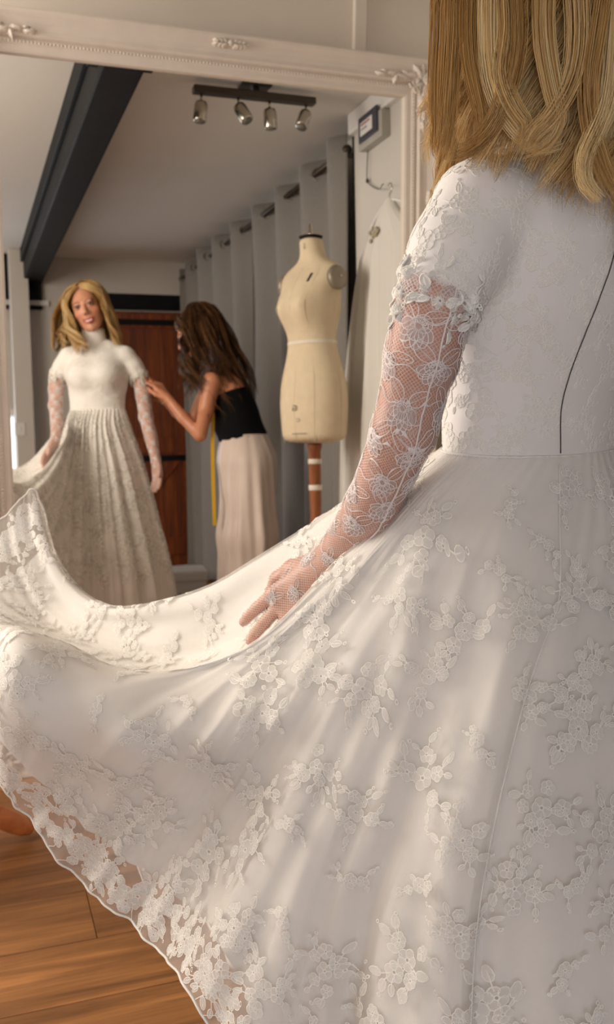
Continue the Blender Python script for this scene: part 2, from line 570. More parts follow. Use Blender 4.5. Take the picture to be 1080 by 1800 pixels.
# ================================================================== CURTAINS AND RAIL
M_chrome = simple('brushed_steel', (196, 190, 180), 0.22, metal=1.0, var=0.03)
M_curt = NT('grey_voile')
tc = M_curt.n('ShaderNodeTexCoord')
mp = M_curt.n('ShaderNodeMapping'); mp.inputs['Scale'].default_value = (90, 90, 900)
M_curt.l(tc.outputs['Object'], mp.inputs['Vector'])
nz = M_curt.n('ShaderNodeTexNoise', i_Scale=1.0, i_Detail=3.0)
M_curt.l(mp.outputs[0], nz.inputs['Vector'])
M_curt.l(M_curt.ramp(nz.outputs['Fac'], [(0.3, lin((116, 112, 107))), (0.7, lin((138, 133, 127)))]), M_curt.b.inputs['Base Color'])
M_curt.b.inputs['Roughness'].default_value = 0.8
M_curt.b.inputs['Sheen Weight'].default_value = 0.3
M_curt = M_curt.m
M_ring = simple('dull_steel_ring', (120, 112, 102), 0.4, metal=0.8)
PER = 0.41
def cx_wave(y, z):
    amp = 0.047 * (1 - .12 * (2.3 - z) / 2.3)
    return 1.642 + 0.018 * math.sin(y * 2.1) + amp * math.sin(2 * PI * (y - 1.28) / PER) + .007 * math.sin(y * 31 + z * 2.3) + .012 * math.sin(y * 9.0 + 1.7 * z) * (2.3 - z) / 2.3
def curtain(ya, yb, label):
    root = empty('curtain', (1.642, (ya + yb) / 2, 0.0))
    tag(root, label, 'curtain', 'grey voile curtains on the side wall')
    v, f = [], []
    ny, nzz = int((yb - ya) / .0105), 30
    zs = [0.02 + (2.285 - 0.02) * (i / nzz) for i in range(nzz + 1)]
    for i in range(ny + 1):
        y = ya + (yb - ya) * i / ny
        for z in zs:
            v.append((cx_wave(y, z) - 1.642, y - (ya + yb) / 2, z))
    for i in range(ny):
        for k in range(nzz):
            a = i * (nzz + 1) + k
            f.append((a, a + nzz + 1, a + nzz + 2, a + 1))
    c = mesh_obj('fabric', v, f, M_curt, root)
    sm = c.modifiers.new('thickness', 'SOLIDIFY'); sm.thickness = 0.0025
    k = math.ceil((ya - 1.28) / (PER / 2))
    ring = None
    while True:
        y = 1.28 + k * PER / 2
        if y > yb - .03: break
        if y > ya + .03:
            if ring is None:
                mb = MB()
                vv, ff = [], []
                for a in range(20):
                    for b in range(6):
                        A, B = 2 * PI * a / 20, 2 * PI * b / 6
                        rr = .026 + .006 * math.cos(B)
                        vv.append((rr * math.cos(A), .006 * math.sin(B), rr * math.sin(A)))
                for a in range(20):
                    for b in range(6):
                        ff.append((a * 6 + b, ((a + 1) % 20) * 6 + b, ((a + 1) % 20) * 6 + (b + 1) % 6, a * 6 + (b + 1) % 6))
                ring = mesh_obj('eyelet_ring', vv, ff, M_ring, root)
                o = ring
            else:
                o = share('eyelet_ring', ring.data, root)
            o.location = (cx_wave(y, 2.22) - 1.642, y - (ya + yb) / 2, 2.222)
            o.rotation_euler = (0, 0, R(35) if k % 2 == 0 else R(-35))
        k += 1
    return root
curtain(-1.62, 0.10, 'grey voile eyelet curtain nearest the wooden door')
curtain(0.13, 1.69, 'grey voile eyelet curtain behind the cream dress form')
M_rod = simple('dark_bronze_rod', (70, 62, 54), 0.4, metal=0.7)
rod = empty('curtain_rod', (1.644, 0, 2.222))
tag(rod, 'dark steel curtain rod threaded through the grey curtains under the ceiling', 'curtain rod')
MB().tube([(0, -1.66, 0), (0, 1.67, 0)], .014, 14).build('pole', M_rod, rod, True)
for yy in (-1.67, 1.675):
    MB().ellipsoid((0, yy, 0), (.022, .022, .022), 12, 8).build('finial', M_rod, rod, True)
for yy in (-1.55, .115, 1.60):
    MB().box(0.0, X1 - 1.644, yy - .010, yy + .010, -.010, .010, .002).box(X1 - 1.650, X1 - 1.644, yy - .03, yy + .03, -.05, .05, .002).build('bracket', M_chrome, rod)

# ================================================================== TRACK LIGHT
tl = empty('ceiling_spotlight_bar', (1.155, 1.92, ZC))
tag(tl, 'chrome ceiling bar with four swivelling spotlight heads', 'ceiling light')
M_bar = simple('gunmetal', (84, 78, 72), 0.3, metal=0.9, var=0.05)
M_lens = simple('lamp_glass', (120, 116, 108), 0.15, var=0.02)
MB().box(-.25, .25, -.022, .022, -.056, -.028, .004).box(-.06, .06, -.04, .04, -.012, 0, .003).box(-.014, .014, -.014, .014, -.03, -.01).build('bar', M_bar, tl)
for px, tx, ty in ((-.218, -.22, .12), (-.07, .55, .75), (.058, .06, .05), (.212, -.65, .55)):
    hd = empty('spot_head', (px, 0, -.056)); hd.parent = tl
    MB().tube([(0, 0, 0), (0, 0, -.030)], .005, 8).ellipsoid((0, 0, -.030), (.009, .009, .009), 8, 6).build('swivel_arm', M_chrome, hd, True)
    hb = MB().lathe([(.012, .0), (.023, -.004), (.026, -.016), (.026, -.074), (.023, -.079)], 20).build('lamp_can', M_chrome, hd, True)
    hb.location = (0, 0, -.030)
    q = Vector((tx * .7, ty * .7, -1)).normalized()
    hb.rotation_euler = Vector((0, 0, -1)).rotation_difference(q).to_euler()
    ln = MB().lathe([(.004, -.0800), (.021, -.0795)], 16).build('lamp_lens', M_lens, hd, True)
    ln.location = hb.location; ln.rotation_euler = hb.rotation_euler

# ================================================================== DRESS FORM
M_calico = simple('cream_calico', (216, 198, 168), 0.85, var=0.04, scale=30, bump=0.25, bscale=500)
M_cap = simple('pewter_plate', (146, 136, 122), 0.45, metal=0.4, var=0.08)
M_print = simple('black_stamp_ink', (50, 46, 42), 0.8)
M_tape = simple('white_cotton_tape', (226, 216, 200), 0.8)
M_turn = wood('turned_beech', (112, 58, 26), (170, 98, 50), stretch=(30, 30, 3), rough=0.45)
DF = empty('dress_form', (1.325, 2.050, 0.0), (0, 0, R(128 - 90)))   # local -y... the form faces local +y
DF.rotation_euler = (0, 0, R(66))
tag(DF, 'cream calico dress form with grey arm plate on a turned wooden stand', 'dress form')
rings = [  # z, half width, half depth front, half depth back, forward offset
    (0.945, .142, .098, .098, 0), (0.99, .146, .102, .104, 0), (1.06, .153, .106, .110, 0), (1.13, .155, .105, .112, 0), (1.20, .146, .098, .104, 0), (1.27, .122, .086, .088, 0),
    (1.34, .104, .079, .077, 0), (1.38, .108, .084, .080, 0), (1.43, .120, .104, .090, 0), (1.47, .128, .114, .096, 0), (1.51, .130, .110, .098, 0), (1.55, .136, .096, .094, 0),
    (1.585, .150, .080, .085, -.004), (1.615, .152, .062, .070, -.010), (1.635, .128, .054, .062, -.014), (1.650, .095, .050, .056, -.016), (1.664, .066, .047, .050, -.016), (1.69, .050, .046, .046, -.012), (1.72, .047, .045, .044, -.008), (1.752, .048, .045, .045, -.004)]
def form_point(i, a):
    z, w, df, db, oy = rings[i]
    x = w * math.copysign(abs(math.cos(a)) ** .92, math.cos(a))
    y = (df if math.sin(a) > 0 else db) * math.copysign(abs(math.sin(a)) ** .92, math.sin(a)) + oy
    for s in (-1, 1):     # bust
        y += .034 * math.exp(-((x - s * .062) ** 2) / .0016 - ((z - 1.468) ** 2) / .0022) * max(0, math.sin(a)) ** .4
    return (x, y, z)
SEG = 48
v = [form_point(i, 2 * PI * k / SEG) for i in range(len(rings)) for k in range(SEG)]
f = []
for i in range(len(rings) - 1):
    for k in range(SEG):
        k2 = (k + 1) % SEG
        f.append((i * SEG + k, i * SEG + k2, (i + 1) * SEG + k2, (i + 1) * SEG + k))
f.append(tuple(range(SEG - 1, -1, -1)))
f.append(tuple((len(rings) - 1) * SEG + k for k in range(SEG)))
torso = mesh_obj('torso', v, f, M_calico, DF)
sb = torso.modifiers.new('round', 'SUBSURF'); sb.levels = 1; sb.render_levels = 2
# seams: princess lines and centre front, waist tape
def form_line(zs, ang, off=.0015):
    pts = []
    for z in zs:
        i = max(j for j in range(len(rings)) if rings[j][0] <= z + 1e-6)
        i2 = min(i + 1, len(rings) - 1)
        t = 0 if i2 == i else (z - rings[i][0]) / (rings[i2][0] - rings[i][0])
        a = ang(z) if callable(ang) else ang
        p, q = Vector(form_point(i, a)), Vector(form_point(i2, a))
        w = p.lerp(q, t)
        pts.append(w + Vector((w.x, w.y, 0)).normalized() * off)
    return pts
zz = [0.95 + .02 * i for i in range(35)]
for an in (PI / 2, PI / 2 - .62, PI / 2 + .62, -PI / 2, 0, PI):
    MB().tube(form_line(zz, an, -.0004), .0010, 5).build('seam', M_calico, torso, True)
tp = MB()
n = 60
vv, ff = [], []
for k in range(n):
    a = 2 * PI * k / n
    for z in (1.334, 1.346):
        p = form_line([z], a, .0035)[0]
        vv.append(p)
for k in range(n):
    k2 = (k + 1) % n
    ff.append((2 * k, 2 * k2, 2 * k2 + 1, 2 * k + 1))
tp.add(vv, ff).build('waist_tape', M_tape, DF, True)
for s in (-1, 1):
    mb = MB().lathe([(.001, .012), (.030, .012), (.040, .009), (.046, .004), (.048, -.004), (.044, -.02)], 28)
    o = mb.build('arm_plate', M_cap, DF, True)
    o.location = (s * .146, -.004, 1.580)
    o.rotation_euler = (0, s * R(82), 0)
    MB().lathe([(.004, .016), (.007, .012)], 10).build('screw', M_chrome, o, True)
mb = MB().lathe([(.045, 1.751), (.0475, 1.752), (.0475, 1.7545), (.040, 1.757), (.004, 1.758)], 28, (0, -.004, 0)); mb.build('neck_cap', M_dark, DF, True)
MB().lathe([(.013, 1.757), (.013, 1.768), (.007, 1.773), (.0055, 1.800), (.003, 1.806)], 14, (0, -.004, 0)).build('finial', M_chrome, DF, True)
# stamped marks: small blurred digits and a badge, raised a hair above the calico
def stamp(z, a, w, h, col=None, nm='stamped_mark', strokes=()):
    mb = MB()
    for (x0, x1, z0, z1) in strokes:
        qs = []
        for (xx, zz2) in ((x0, z0), (x1, z0), (x1, z1), (x0, z1)):
            p = form_line([z + zz2 * h], a + xx * w / .11, .003)[0]
            qs.append(p)
        mb.add(qs, [(0, 1, 2, 3)])
    mb.build(nm, col or M_print, DF)
aF = PI / 2
six = [(-.5, .5, .40, .5), (-.5, .5, -.05, .05), (-.5, .5, -.5, -.4), (-.5, -.35, -.5, .5), (.35, .5, -.5, .05)]
stamp(1.712, aF - .1, .013, .020, None, 'stamped_mark', six)
stamp(1.582, aF - .42, .008, .034, None, 'badge', [(-.5, .5, -.5, .5)])
stamp(1.085, aF - .02, .013, .020, None, 'stamped_mark', six)
stamp(1.038, aF - .10, .012, .012, M_cap, 'stamped_mark', [(-.5, .5, -.5, -.35), (-.5, .5, .35, .5), (-.5, -.35, -.5, .5)])
stamp(0.985, aF - .14, .050, .005, M_cap, 'stamped_mark', [(-.5, .5, -.5, .5)])
MB().lathe([(.018, .30), (.024, .33), (.026, .40), (.026, .60), (.022, .66), (.024, .72), (.024, .915), (.030, .935), (.030, .946)], 20).build('pole', M_turn, DF, True)
for z0, z1 in ((.865, .885), (.760, .782), (.555, .575)):
    MB().lathe([(.0255, z0), (.0275, z0 + .003), (.0275, z1 - .003), (.0255, z1)], 20, caps=False).build('pole_band', M_tape, DF, True)
MB().lathe([(.020, .24), (.045, .26), (.045, .30), (.022, .33)], 20).build('hub', M_turn, DF, True)
for k in range(3):
    a = R(90 + 120 * k)
    d = Vector((math.cos(a), math.sin(a), 0))
    pts = catmull([d * .03 + Vector((0, 0, .285)), d * .09 + Vector((0, 0, .25)), d * .15 + Vector((0, 0, .12)), d * .20 + Vector((0, 0, .022))], 14)
    MB().tube(pts, [.020] * 10 + [.021, .022, .022, .020], 10).build('foot', M_turn, DF, True)

# ================================================================== WALL BOX, WIRE, HANGING GOWN
M_navy = simple('slate_blue_plastic', (62, 62, 74), 0.4)
M_grey = simple('pale_grey_plastic', (178, 174, 164), 0.5)
M_red = simple('red_print', (170, 60, 50), 0.7)
wb = empty('control_box', (1.665, 1.955, 2.235))
tag(wb, 'small slate framed control box high on the white wall panel', 'control box')
MB().box(-.040, 0, -.110, .125, -.075, .03, .004).build('case', M_grey, wb)
MB().box(-.048, -.040, -.090, .098, -.050, .052, .003).build('bezel', M_navy, wb)
MB().box(-.0505, -.048, -.065, .055, -.028, .026, .001).build('display_card', M_white, wb)
MB().box(-.0515, -.0505, -.055, .035, .012, .018).build('red_line', M_red, wb)
MB().box(-.0515, -.0505, -.055, .005, -.006, -.002).build('grey_line', M_navy, wb)
wr = tag(MB().tube(catmull([(1.655, 1.876, 2.16), (1.650, 1.874, 2.08), (1.650, 1.878, 2.035), (1.648, 1.93, 2.0), (1.640, 2.02, 1.965), (1.60, 2.13, 1.95), (1.575, 2.20, 1.935)], 30), .0022, 6).ellipsoid((1.650, 1.877, 2.036), (.008, .008, .010), 8, 6).build('hanging_wire', M_bar, None, True),
         'thin wire drooping from the slate control box to the hanger', 'wire')
M_tulle = NT('ivory_tulle_sheer')
_t = M_tulle.n('ShaderNodeBsdfTransparent')
_mx = M_tulle.n('ShaderNodeMixShader'); _mx.inputs[0].default_value = 0.92
M_tulle.b.inputs['Base Color'].default_value = lin((226, 222, 214)); M_tulle.b.inputs['Roughness'].default_value = 0.9
M_tulle.l(_t.outputs[0], _mx.inputs[1]); M_tulle.l(M_tulle.b.outputs[0], _mx.inputs[2]); M_tulle.l(_mx.outputs[0], M_tulle.out.inputs['Surface'])
M_tulle = M_tulle.m
GX, GY = 1.575, 2.255
hg = empty('coat_hanger', (GX, GY, 1.86))
tag(hg, 'slim pale clothes hanger on the hanging wire', 'hanger')
MB().tube([(0, .02 * math.cos(a) - .0, .045 + .02 * math.sin(a)) for a in [R(-90 + 15 * i) for i in range(16)]] , .0022, 6).tube([(0, 0, 0), (0, 0, .026)], .0025, 6).build('hook', M_chrome, hg, True)
MB().tube(catmull([(0, -.19, -.075), (0, -.10, -.025), (0, 0, 0), (0, .10, -.025), (0, .19, -.075)], 24), .007, 8).build('arms', M_white, hg, True)
gz = [1.862, 1.845, 1.81, 1.74, 1.667, 1.52, 1.376, 1.14, .94, .74, .45, .16]
gw = [.022, .045, .075, .19, .285, .345, .385, .44, .47, .49, .51, .53]
gd = [.018, .03, .035, .045, .055, .060, .065, .070, .075, .075, .08, .08]
v, f = [], []
SEG = 120
NZ = 46
for i in range(NZ):
    z = gz[0] + (gz[-1] - gz[0]) * i / (NZ - 1)
    w = lerp1(-z, [-q for q in gz], gw); d = lerp1(-z, [-q for q in gz], gd)
    amt = min(1, (1.86 - z) / .8)
    for k in range(SEG):
        a = 2 * PI * k / SEG
        rip = 1 + amt * (.05 * math.sin(a * 17) + .03 * math.sin(a * 29 + 1.3 + z))
        v.append((d * math.sin(a) * (1 + amt * (.25 * math.sin(a * 17) + .2 * math.sin(a * 29 + 1))), w * math.cos(a) * rip, z - 1.86))
for i in range(NZ - 1):
    for k in range(SEG):
        k2 = (k + 1) % SEG
        f.append((i * SEG + k, i * SEG + k2, (i + 1) * SEG + k2, (i + 1) * SEG + k))
gn = empty('hanging_gown', (GX, GY, 1.86)); tag(gn, 'sheer pale tulle gown hanging against the white wall panel', 'gown')
mesh_obj('tulle', v, f, M_tulle, gn)
M_gold = simple('old_gold_lace', (168, 156, 132), 0.7, var=0.15, scale=60)
mb = MB()
for k in range(16):
    a = rng.uniform(0, 2 * PI); r = rng.uniform(0, .06)
    mb.ellipsoid((-.052, -.03 + r * math.cos(a), -.12 + .5 * r * math.sin(a)), (.005, .010, .009), 8, 5)
mb.build('bodice_trim', M_gold, gn, True)

# ================================================================== STORAGE BOX AND WOODEN STOOL
bx = empty('storage_box', (1.06, 0.50, 0.0), (0, 0, R(8)))
tag(bx, 'low white lidded storage box on the floor before the pine door', 'box')
MB().box(-.17, .17, -.13, .13, 0.0, .235, .006).build('body', M_white, bx)
MB().box(-.18, .18, -.14, .14, .225, .282, .010).build('lid', M_white, bx)
MB().box(-.05, .05, .13, .137, .14, .165, .004).build('handle', M_grey, bx)

M_stool = wood('honey_beech', (170, 92, 44), (222, 140, 80), stretch=(14, 14, 14), rough=0.4)
st = empty('wooden_stool', (-0.268, 2.33, 0.0))
tag(st, 'honey wooden stool with splayed rounded leg on the floor below the mirror', 'stool')
MB().lathe([(.02, .405), (.15, .405), (.17, .412), (.175, .425), (.170, .438), (.15, .444), (.02, .440)], 36).build('seat', M_stool, st, True)
for k, (tx, ty) in enumerate(((.395, .035), (-.10, .34), (-.36, -.02), (.02, -.33))):
    q = Vector((tx, ty, 0)).normalized()
    a = q * .10 + Vector((0, 0, .41)); b = Vector((tx, ty, .022))
    pts = catmull([a, a.lerp(b, .33) + Vector((0, 0, -.085)), a.lerp(b, .66) + Vector((0, 0, -.06)), b], 16)
    MB().tube(pts, [.027] * 12 + [.027, .026, .024, .013], 12).build('leg', M_stool, st, True)
# ================================================================== SMOOTH BODY MODELLING (blended volumes -> one continuous skin)
class Field:
    def __init__(self, lo, hi, h):
        self.lo = np.array(lo, np.float32)
        self.h = h
        self.n = np.ceil((np.array(hi) - np.array(lo)) / h).astype(int) + 1
        self.d = np.full(self.n, 1.0, np.float32)
        self.ax = [self.lo[i] + h * np.arange(self.n[i], dtype=np.float32) for i in range(3)]
    def _win(self, bl, bh):
        s = []
        for i in range(3):
            a = max(0, int((bl[i] - self.lo[i]) / self.h)); b = min(self.n[i], int((bh[i] - self.lo[i]) / self.h) + 2)
            if b <= a: return None
            s.append(slice(a, b))
        return tuple(s)
    def _pts(self, w):
        return np.meshgrid(self.ax[0][w[0]], self.ax[1][w[1]], self.ax[2][w[2]], indexing='ij', sparse=True)
    def _join(self, w, d, k):
        a = self.d[w]
        if k <= 0:
            self.d[w] = np.minimum(a, d); return
        hh = np.clip(0.5 + 0.5 * (a - d) / k, 0, 1)
        self.d[w] = a * (1 - hh) + d * hh - k * hh * (1 - hh)
    def cap(self, a, b, ra, rb, k=0.01):
        a = np.array(a, float); b = np.array(b, float)
        m = max(ra, rb) + 2 * k + .02
        w = self._win(np.minimum(a, b) - m, np.maximum(a, b) + m)
        if w is None: return self
        X, Y, Z = self._pts(w)
        ab = b - a; L = float(ab @ ab) + 1e-12
        t = np.clip(((X - a[0]) * ab[0] + (Y - a[1]) * ab[1] + (Z - a[2]) * ab[2]) / L, 0, 1)
        d = np.sqrt((X - a[0] - t * ab[0]) ** 2 + (Y - a[1] - t * ab[1]) ** 2 + (Z - a[2] - t * ab[2]) ** 2) - (ra + (rb - ra) * t)
        self._join(w, d.astype(np.float32), k)
        return self
    def chain(self, pts, rads, k=0.01):
        for i in range(len(pts) - 1):
            self.cap(pts[i], pts[i + 1], rads[i], rads[i + 1], k)
        return self
    def ell(self, c, r, M=None, k=0.01, carve=False):
        """ellipsoid; M rows = its axes in world"""
        c = np.array(c, float); r = np.array(r, float)
        m = r.max() + 2 * k + .02
        w = self._win(c - m, c + m)
        if w is None: return self
        X, Y, Z = self._pts(w)
        M = np.eye(3) if M is None else M
        q = [(X - c[0]) * M[i][0] + (Y - c[1]) * M[i][1] + (Z - c[2]) * M[i][2] for i in range(3)]
        k0 = np.sqrt(sum((q[i] / r[i]) ** 2 for i in range(3)))
        k1 = np.sqrt(sum((q[i] / r[i] ** 2) ** 2 for i in range(3))) + 1e-9
        d = (k0 * (k0 - 1) / k1).astype(np.float32)
        if carve:
            a = self.d[w]; d = -d
            hh = np.clip(0.5 - 0.5 * (a - d) / k, 0, 1)
            self.d[w] = a * (1 - hh) + d * hh + k * hh * (1 - hh)
        else:
            self._join(w, d, k)
        return self
    def column(self, O, ex, ey, z0, prof, k=0.02):
        """elliptic column; prof rows: (h, half width, depth front, depth back, shift x, shift y)"""
        prof = np.array(prof, float)
        m = prof[:, 1:4].max() + .06
        w = self._win((O[0] - m, O[1] - m, z0 + prof[0, 0] - .03), (O[0] + m, O[1] + m, z0 + prof[-1, 0] + .03))
        X, Y, Z = self._pts(w)
        hz = np.clip(Z - z0, prof[0, 0], prof[-1, 0])
        a, bf, bb, sx, sy = [np.interp(hz, prof[:, 0], prof[:, i]) for i in range(1, 6)]
        x = (X - O[0]) * ex[0] + (Y - O[1]) * ex[1] - sx
        y = (X - O[0]) * ey[0] + (Y - O[1]) * ey[1] - sy
        b = np.where(y > 0, bf, bb)
        d = (np.sqrt((x / a) ** 2 + (y / b) ** 2) - 1) * np.minimum(a, b)
        d = np.maximum(d, np.maximum((z0 + prof[0, 0]) - Z, Z - (z0 + prof[-1, 0])))
        self._join(w, d.astype(np.float32), k)
        return self
    def cut_below(self, z):
        self.d = np.maximum(self.d, (z - self.ax[2])[None, None, :]); return self
    def mesh(self, smooth=2):
        """naive surface nets"""
        d = self.d
        s = d < 0
        nx, ny, nz = self.n
        c = [s[i:nx - 1 + i, j:ny - 1 + j, k:nz - 1 + k] for i in (0, 1) for j in (0, 1) for k in (0, 1)]
        anyc = c[0].copy(); allc = c[0].copy()
        for q in c[1:]:
            anyc |= q; allc &= q
        act = anyc & ~allc
        I, J, K = np.nonzero(act)
        idx = np.full(act.shape, -1, np.int32)
        idx[I, J, K] = np.arange(len(I))
        acc = np.zeros((len(I), 3)); cnt = np.zeros(len(I))
        cor = [(i, j, k) for i in (0, 1) for j in (0, 1) for k in (0, 1)]
        vals = {q: d[I + q[0], J + q[1], K + q[2]].astype(float) for q in cor}
        for a in cor:
            for b in cor:
                if sum(b) - sum(a) == 1 and all(y >= x for x, y in zip(a, b)):
                    va, vb = vals[a], vals[b]
                    m = (va < 0) != (vb < 0)
                    t = np.where(m, va / np.where(m, va - vb, 1), 0)
                    for ax in range(3):
                        acc[:, ax] += np.where(m, a[ax] + t * (b[ax] - a[ax]), 0)
                    cnt += m
        P = acc / cnt[:, None] + np.stack([I, J, K], 1)
        V = self.lo + self.h * P
        faces = []
        for ax in range(3):
            sl0 = [slice(1, -1)] * 3; sl0[ax] = slice(0, -1)
            sl1 = [slice(1, -1)] * 3; sl1[ax] = slice(1, None)
            a, b = s[tuple(sl0)], s[tuple(sl1)]
            cr = a != b
            q = np.stack(np.nonzero(cr), 1)
            for i in range(3):
                if i != ax: q[:, i] += 1
            u, v = [(1, 2), (2, 0), (0, 1)][ax]
            def cell(du, dv):
                r = q.copy(); r[:, u] += du; r[:, v] += dv
                return idx[r[:, 0], r[:, 1], r[:, 2]]
            f = np.stack([cell(-1, -1), cell(0, -1), cell(0, 0), cell(-1, 0)], 1)
            fl = ~a[cr]
            f[fl] = f[fl][:, ::-1]
            faces.append(f)
        Fc = np.vstack(faces)
        Fc = Fc[(Fc >= 0).all(1)]
        # light Laplacian smoothing
        for _ in range(smooth):
            sm = np.zeros_like(V); ct = np.zeros(len(V))
            for i in range(4):
                j = (i + 1) % 4
                np.add.at(sm, Fc[:, i], V[Fc[:, j]]); np.add.at(sm, Fc[:, j], V[Fc[:, i]])
                np.add.at(ct, Fc[:, i], 1); np.add.at(ct, Fc[:, j], 1)
            V = V * .5 + .5 * sm / ct[:, None]
        return V, Fc

def np_mesh(name, V, Fc, m, parent=None):
    V = np.asarray(V, np.float32); Fc = np.asarray(Fc, np.int32)
    me = bpy.data.meshes.new(name)
    k = Fc.shape[1]
    me.vertices.add(len(V)); me.vertices.foreach_set('co', V.ravel())
    me.loops.add(Fc.size); me.loops.foreach_set('vertex_index', Fc.ravel())
    me.polygons.add(len(Fc))
    me.polygons.foreach_set('loop_start', np.arange(0, Fc.size, k, dtype=np.int32))
    me.polygons.foreach_set('loop_total', np.full(len(Fc), k, np.int32))
    me.update(calc_edges=True)
    me.validate()
    me.polygons.foreach_set('use_smooth', [True] * len(me.polygons))
    if m is not None: me.materials.append(m)
    o = bpy.data.objects.new(name, me)
    COL.objects.link(o)
    if parent is not None: o.parent = parent
    return o

def normals_of(V, Fc):
    V = np.asarray(V, float)
    n = np.cross(V[Fc[:, 2]] - V[Fc[:, 0]], V[Fc[:, 3]] - V[Fc[:, 1]])
    N = np.zeros_like(V)
    for i in range(Fc.shape[1]):
        np.add.at(N, Fc[:, i], n)
    return N / (np.linalg.norm(N, axis=1, keepdims=True) + 1e-12)

def set_color(me, cols, name='tint'):
    a = me.color_attributes.new(name, 'FLOAT_COLOR', 'POINT')
    c = np.ones((len(me.vertices), 4), np.float32); c[:, :3] = cols
    a.data.foreach_set('color', c.ravel())

def bvh_of(V, Fc):
    return BVHTree.FromPolygons([tuple(map(float, v)) for v in V], [tuple(map(int, f)) for f in Fc])

def skin_material(name):
    k = NT(name)
    at = k.n('ShaderNodeAttribute', attribute_name='tint')
    tc = k.n('ShaderNodeTexCoord')
    nz = k.n('ShaderNodeTexNoise', i_Scale=45.0, i_Detail=3.0)
    k.l(tc.outputs['Object'], nz.inputs['Vector'])
    mx = k.n('ShaderNodeMixRGB', blend_type='MULTIPLY'); mx.inputs[0].default_value = 1.0
    k.l(at.outputs['Color'], mx.inputs[1])
    k.l(k.ramp(nz.outputs['Fac'], [(0.25, (.93, .90, .89, 1)), (0.75, (1, 1, 1, 1))]), mx.inputs[2])
    k.l(mx.outputs[0], k.b.inputs['Base Color'])
    k.b.inputs['Roughness'].default_value = 0.45
    k.b.inputs['Subsurface Weight'].default_value = 0.12
    k.b.inputs['Subsurface Radius'].default_value = (0.012, 0.005, 0.003)
    k.b.inputs['Subsurface Scale'].default_value = 0.6
    return k.m

def head_frame(c, right, fwd):
    hx = np.array(right, float); hx /= np.linalg.norm(hx)
    hy = np.array(fwd, float); hy -= hx * (hy @ hx); hy /= np.linalg.norm(hy)
    hz = np.cross(hx, hy)
    return np.array(c, float), np.stack([hx, hy, hz])

def add_head(F, c, M):
    g = lambda x, y, z: c + M.T @ np.array([x, y, z], float)
    F.ell(g(0, -.016, .028), (.074, .094, .086), M, .01)
    F.ell(g(0, .030, -.020), (.062, .062, .082), M, .02)
    F.ell(g(0, .034, -.066), (.050, .048, .042), M, .02)
    F.ell(g(0, .070, -.104), (.020, .017, .016), M, .018)
    for s in (-1, 1):
        F.ell(g(s * .037, .060, -.028), (.023, .020, .020), M, .012)
        F.cap(g(s * .045, .010, -.055), g(s * .022, .055, -.098), .016, .013, .02)
        F.ell(g(s * .031, .101, .002), (.017, .016, .011), M, .008, carve=True)
        F.ell(g(s * .031, .082, .002), (.0125, .0125, .0115), M, .002)
        F.ell(g(s * .074, -.008, -.012), (.007, .017, .029), M, .006)
        F.ell(g(s * .0095, .099, -.036), (.0075, .009, .0065), M, .005)
    F.cap(g(-.036, .082, .019), g(.036, .082, .019), .009, .009, .012)
    F.cap(g(0, .086, .012), g(0, .109, -.030), .0065, .0088, .008)
    # smiling lips
    up = [g(-.027, .081, -.0635), g(-.014, .0905, -.0655), g(0, .094, -.0655), g(.014, .0905, -.0655), g(.027, .081, -.0635)]
    lo = [g(-.025, .081, -.066), g(-.013, .0885, -.0765), g(0, .0925, -.0795), g(.013, .0885, -.0765), g(.025, .081, -.066)]
    F.chain(up, [.0030, .0042, .0042, .0042, .0030], .003)
    F.chain(lo, [.0030, .0046, .0052, .0046, .0030], .003)
    return g

def face_colors(V, c, M, base, lip, brow):
    """make-up and brows: colours that belong to the skin"""
    q = (V - c) @ M.T
    col = np.tile(np.array(base)[None, :], (len(V), 1))
    def blend(w, cc):
        nonlocal col
        w = np.clip(w, 0, 1)[:, None]
        col = col * (1 - w) + np.array(cc)[None, :] * w
    front = q[:, 1] > .045
    for s in (-1, 1):
        r = np.sqrt(((q[:, 0] - s * .040) / .022) ** 2 + ((q[:, 2] + .034) / .018) ** 2)
        blend(np.where(front, .55 * np.clip(1.25 - r, 0, 1), 0), (base[0] * .98, base[1] * .66, base[2] * .62))
        x = q[:, 0] * s
        zb = .0175 + .006 * np.sin(np.clip((x - .012) / .036, 0, 1) * PI)
        blend(np.where(front & (x > .011) & (x < .050), np.clip(1.3 - np.abs(q[:, 2] - zb) / .0034, 0, 1), 0), brow)
        r = np.sqrt(((x - .031) / .0165) ** 2 + ((q[:, 2] - .0035) / .0085) ** 2)
        blend(np.where(front, .75 * np.clip(2.4 - 2 * r, 0, 1), 0), (base[0] * .45, base[1] * .36, base[2] * .34))
    r = np.sqrt((q[:, 0] / .029) ** 2 + ((q[:, 2] + .0705 - .010 * (q[:, 0] / .027) ** 2) / .0125) ** 2)
    blend(np.where(front, np.clip(3.2 - 2.6 * r, 0, 1), 0), lip)
    return col

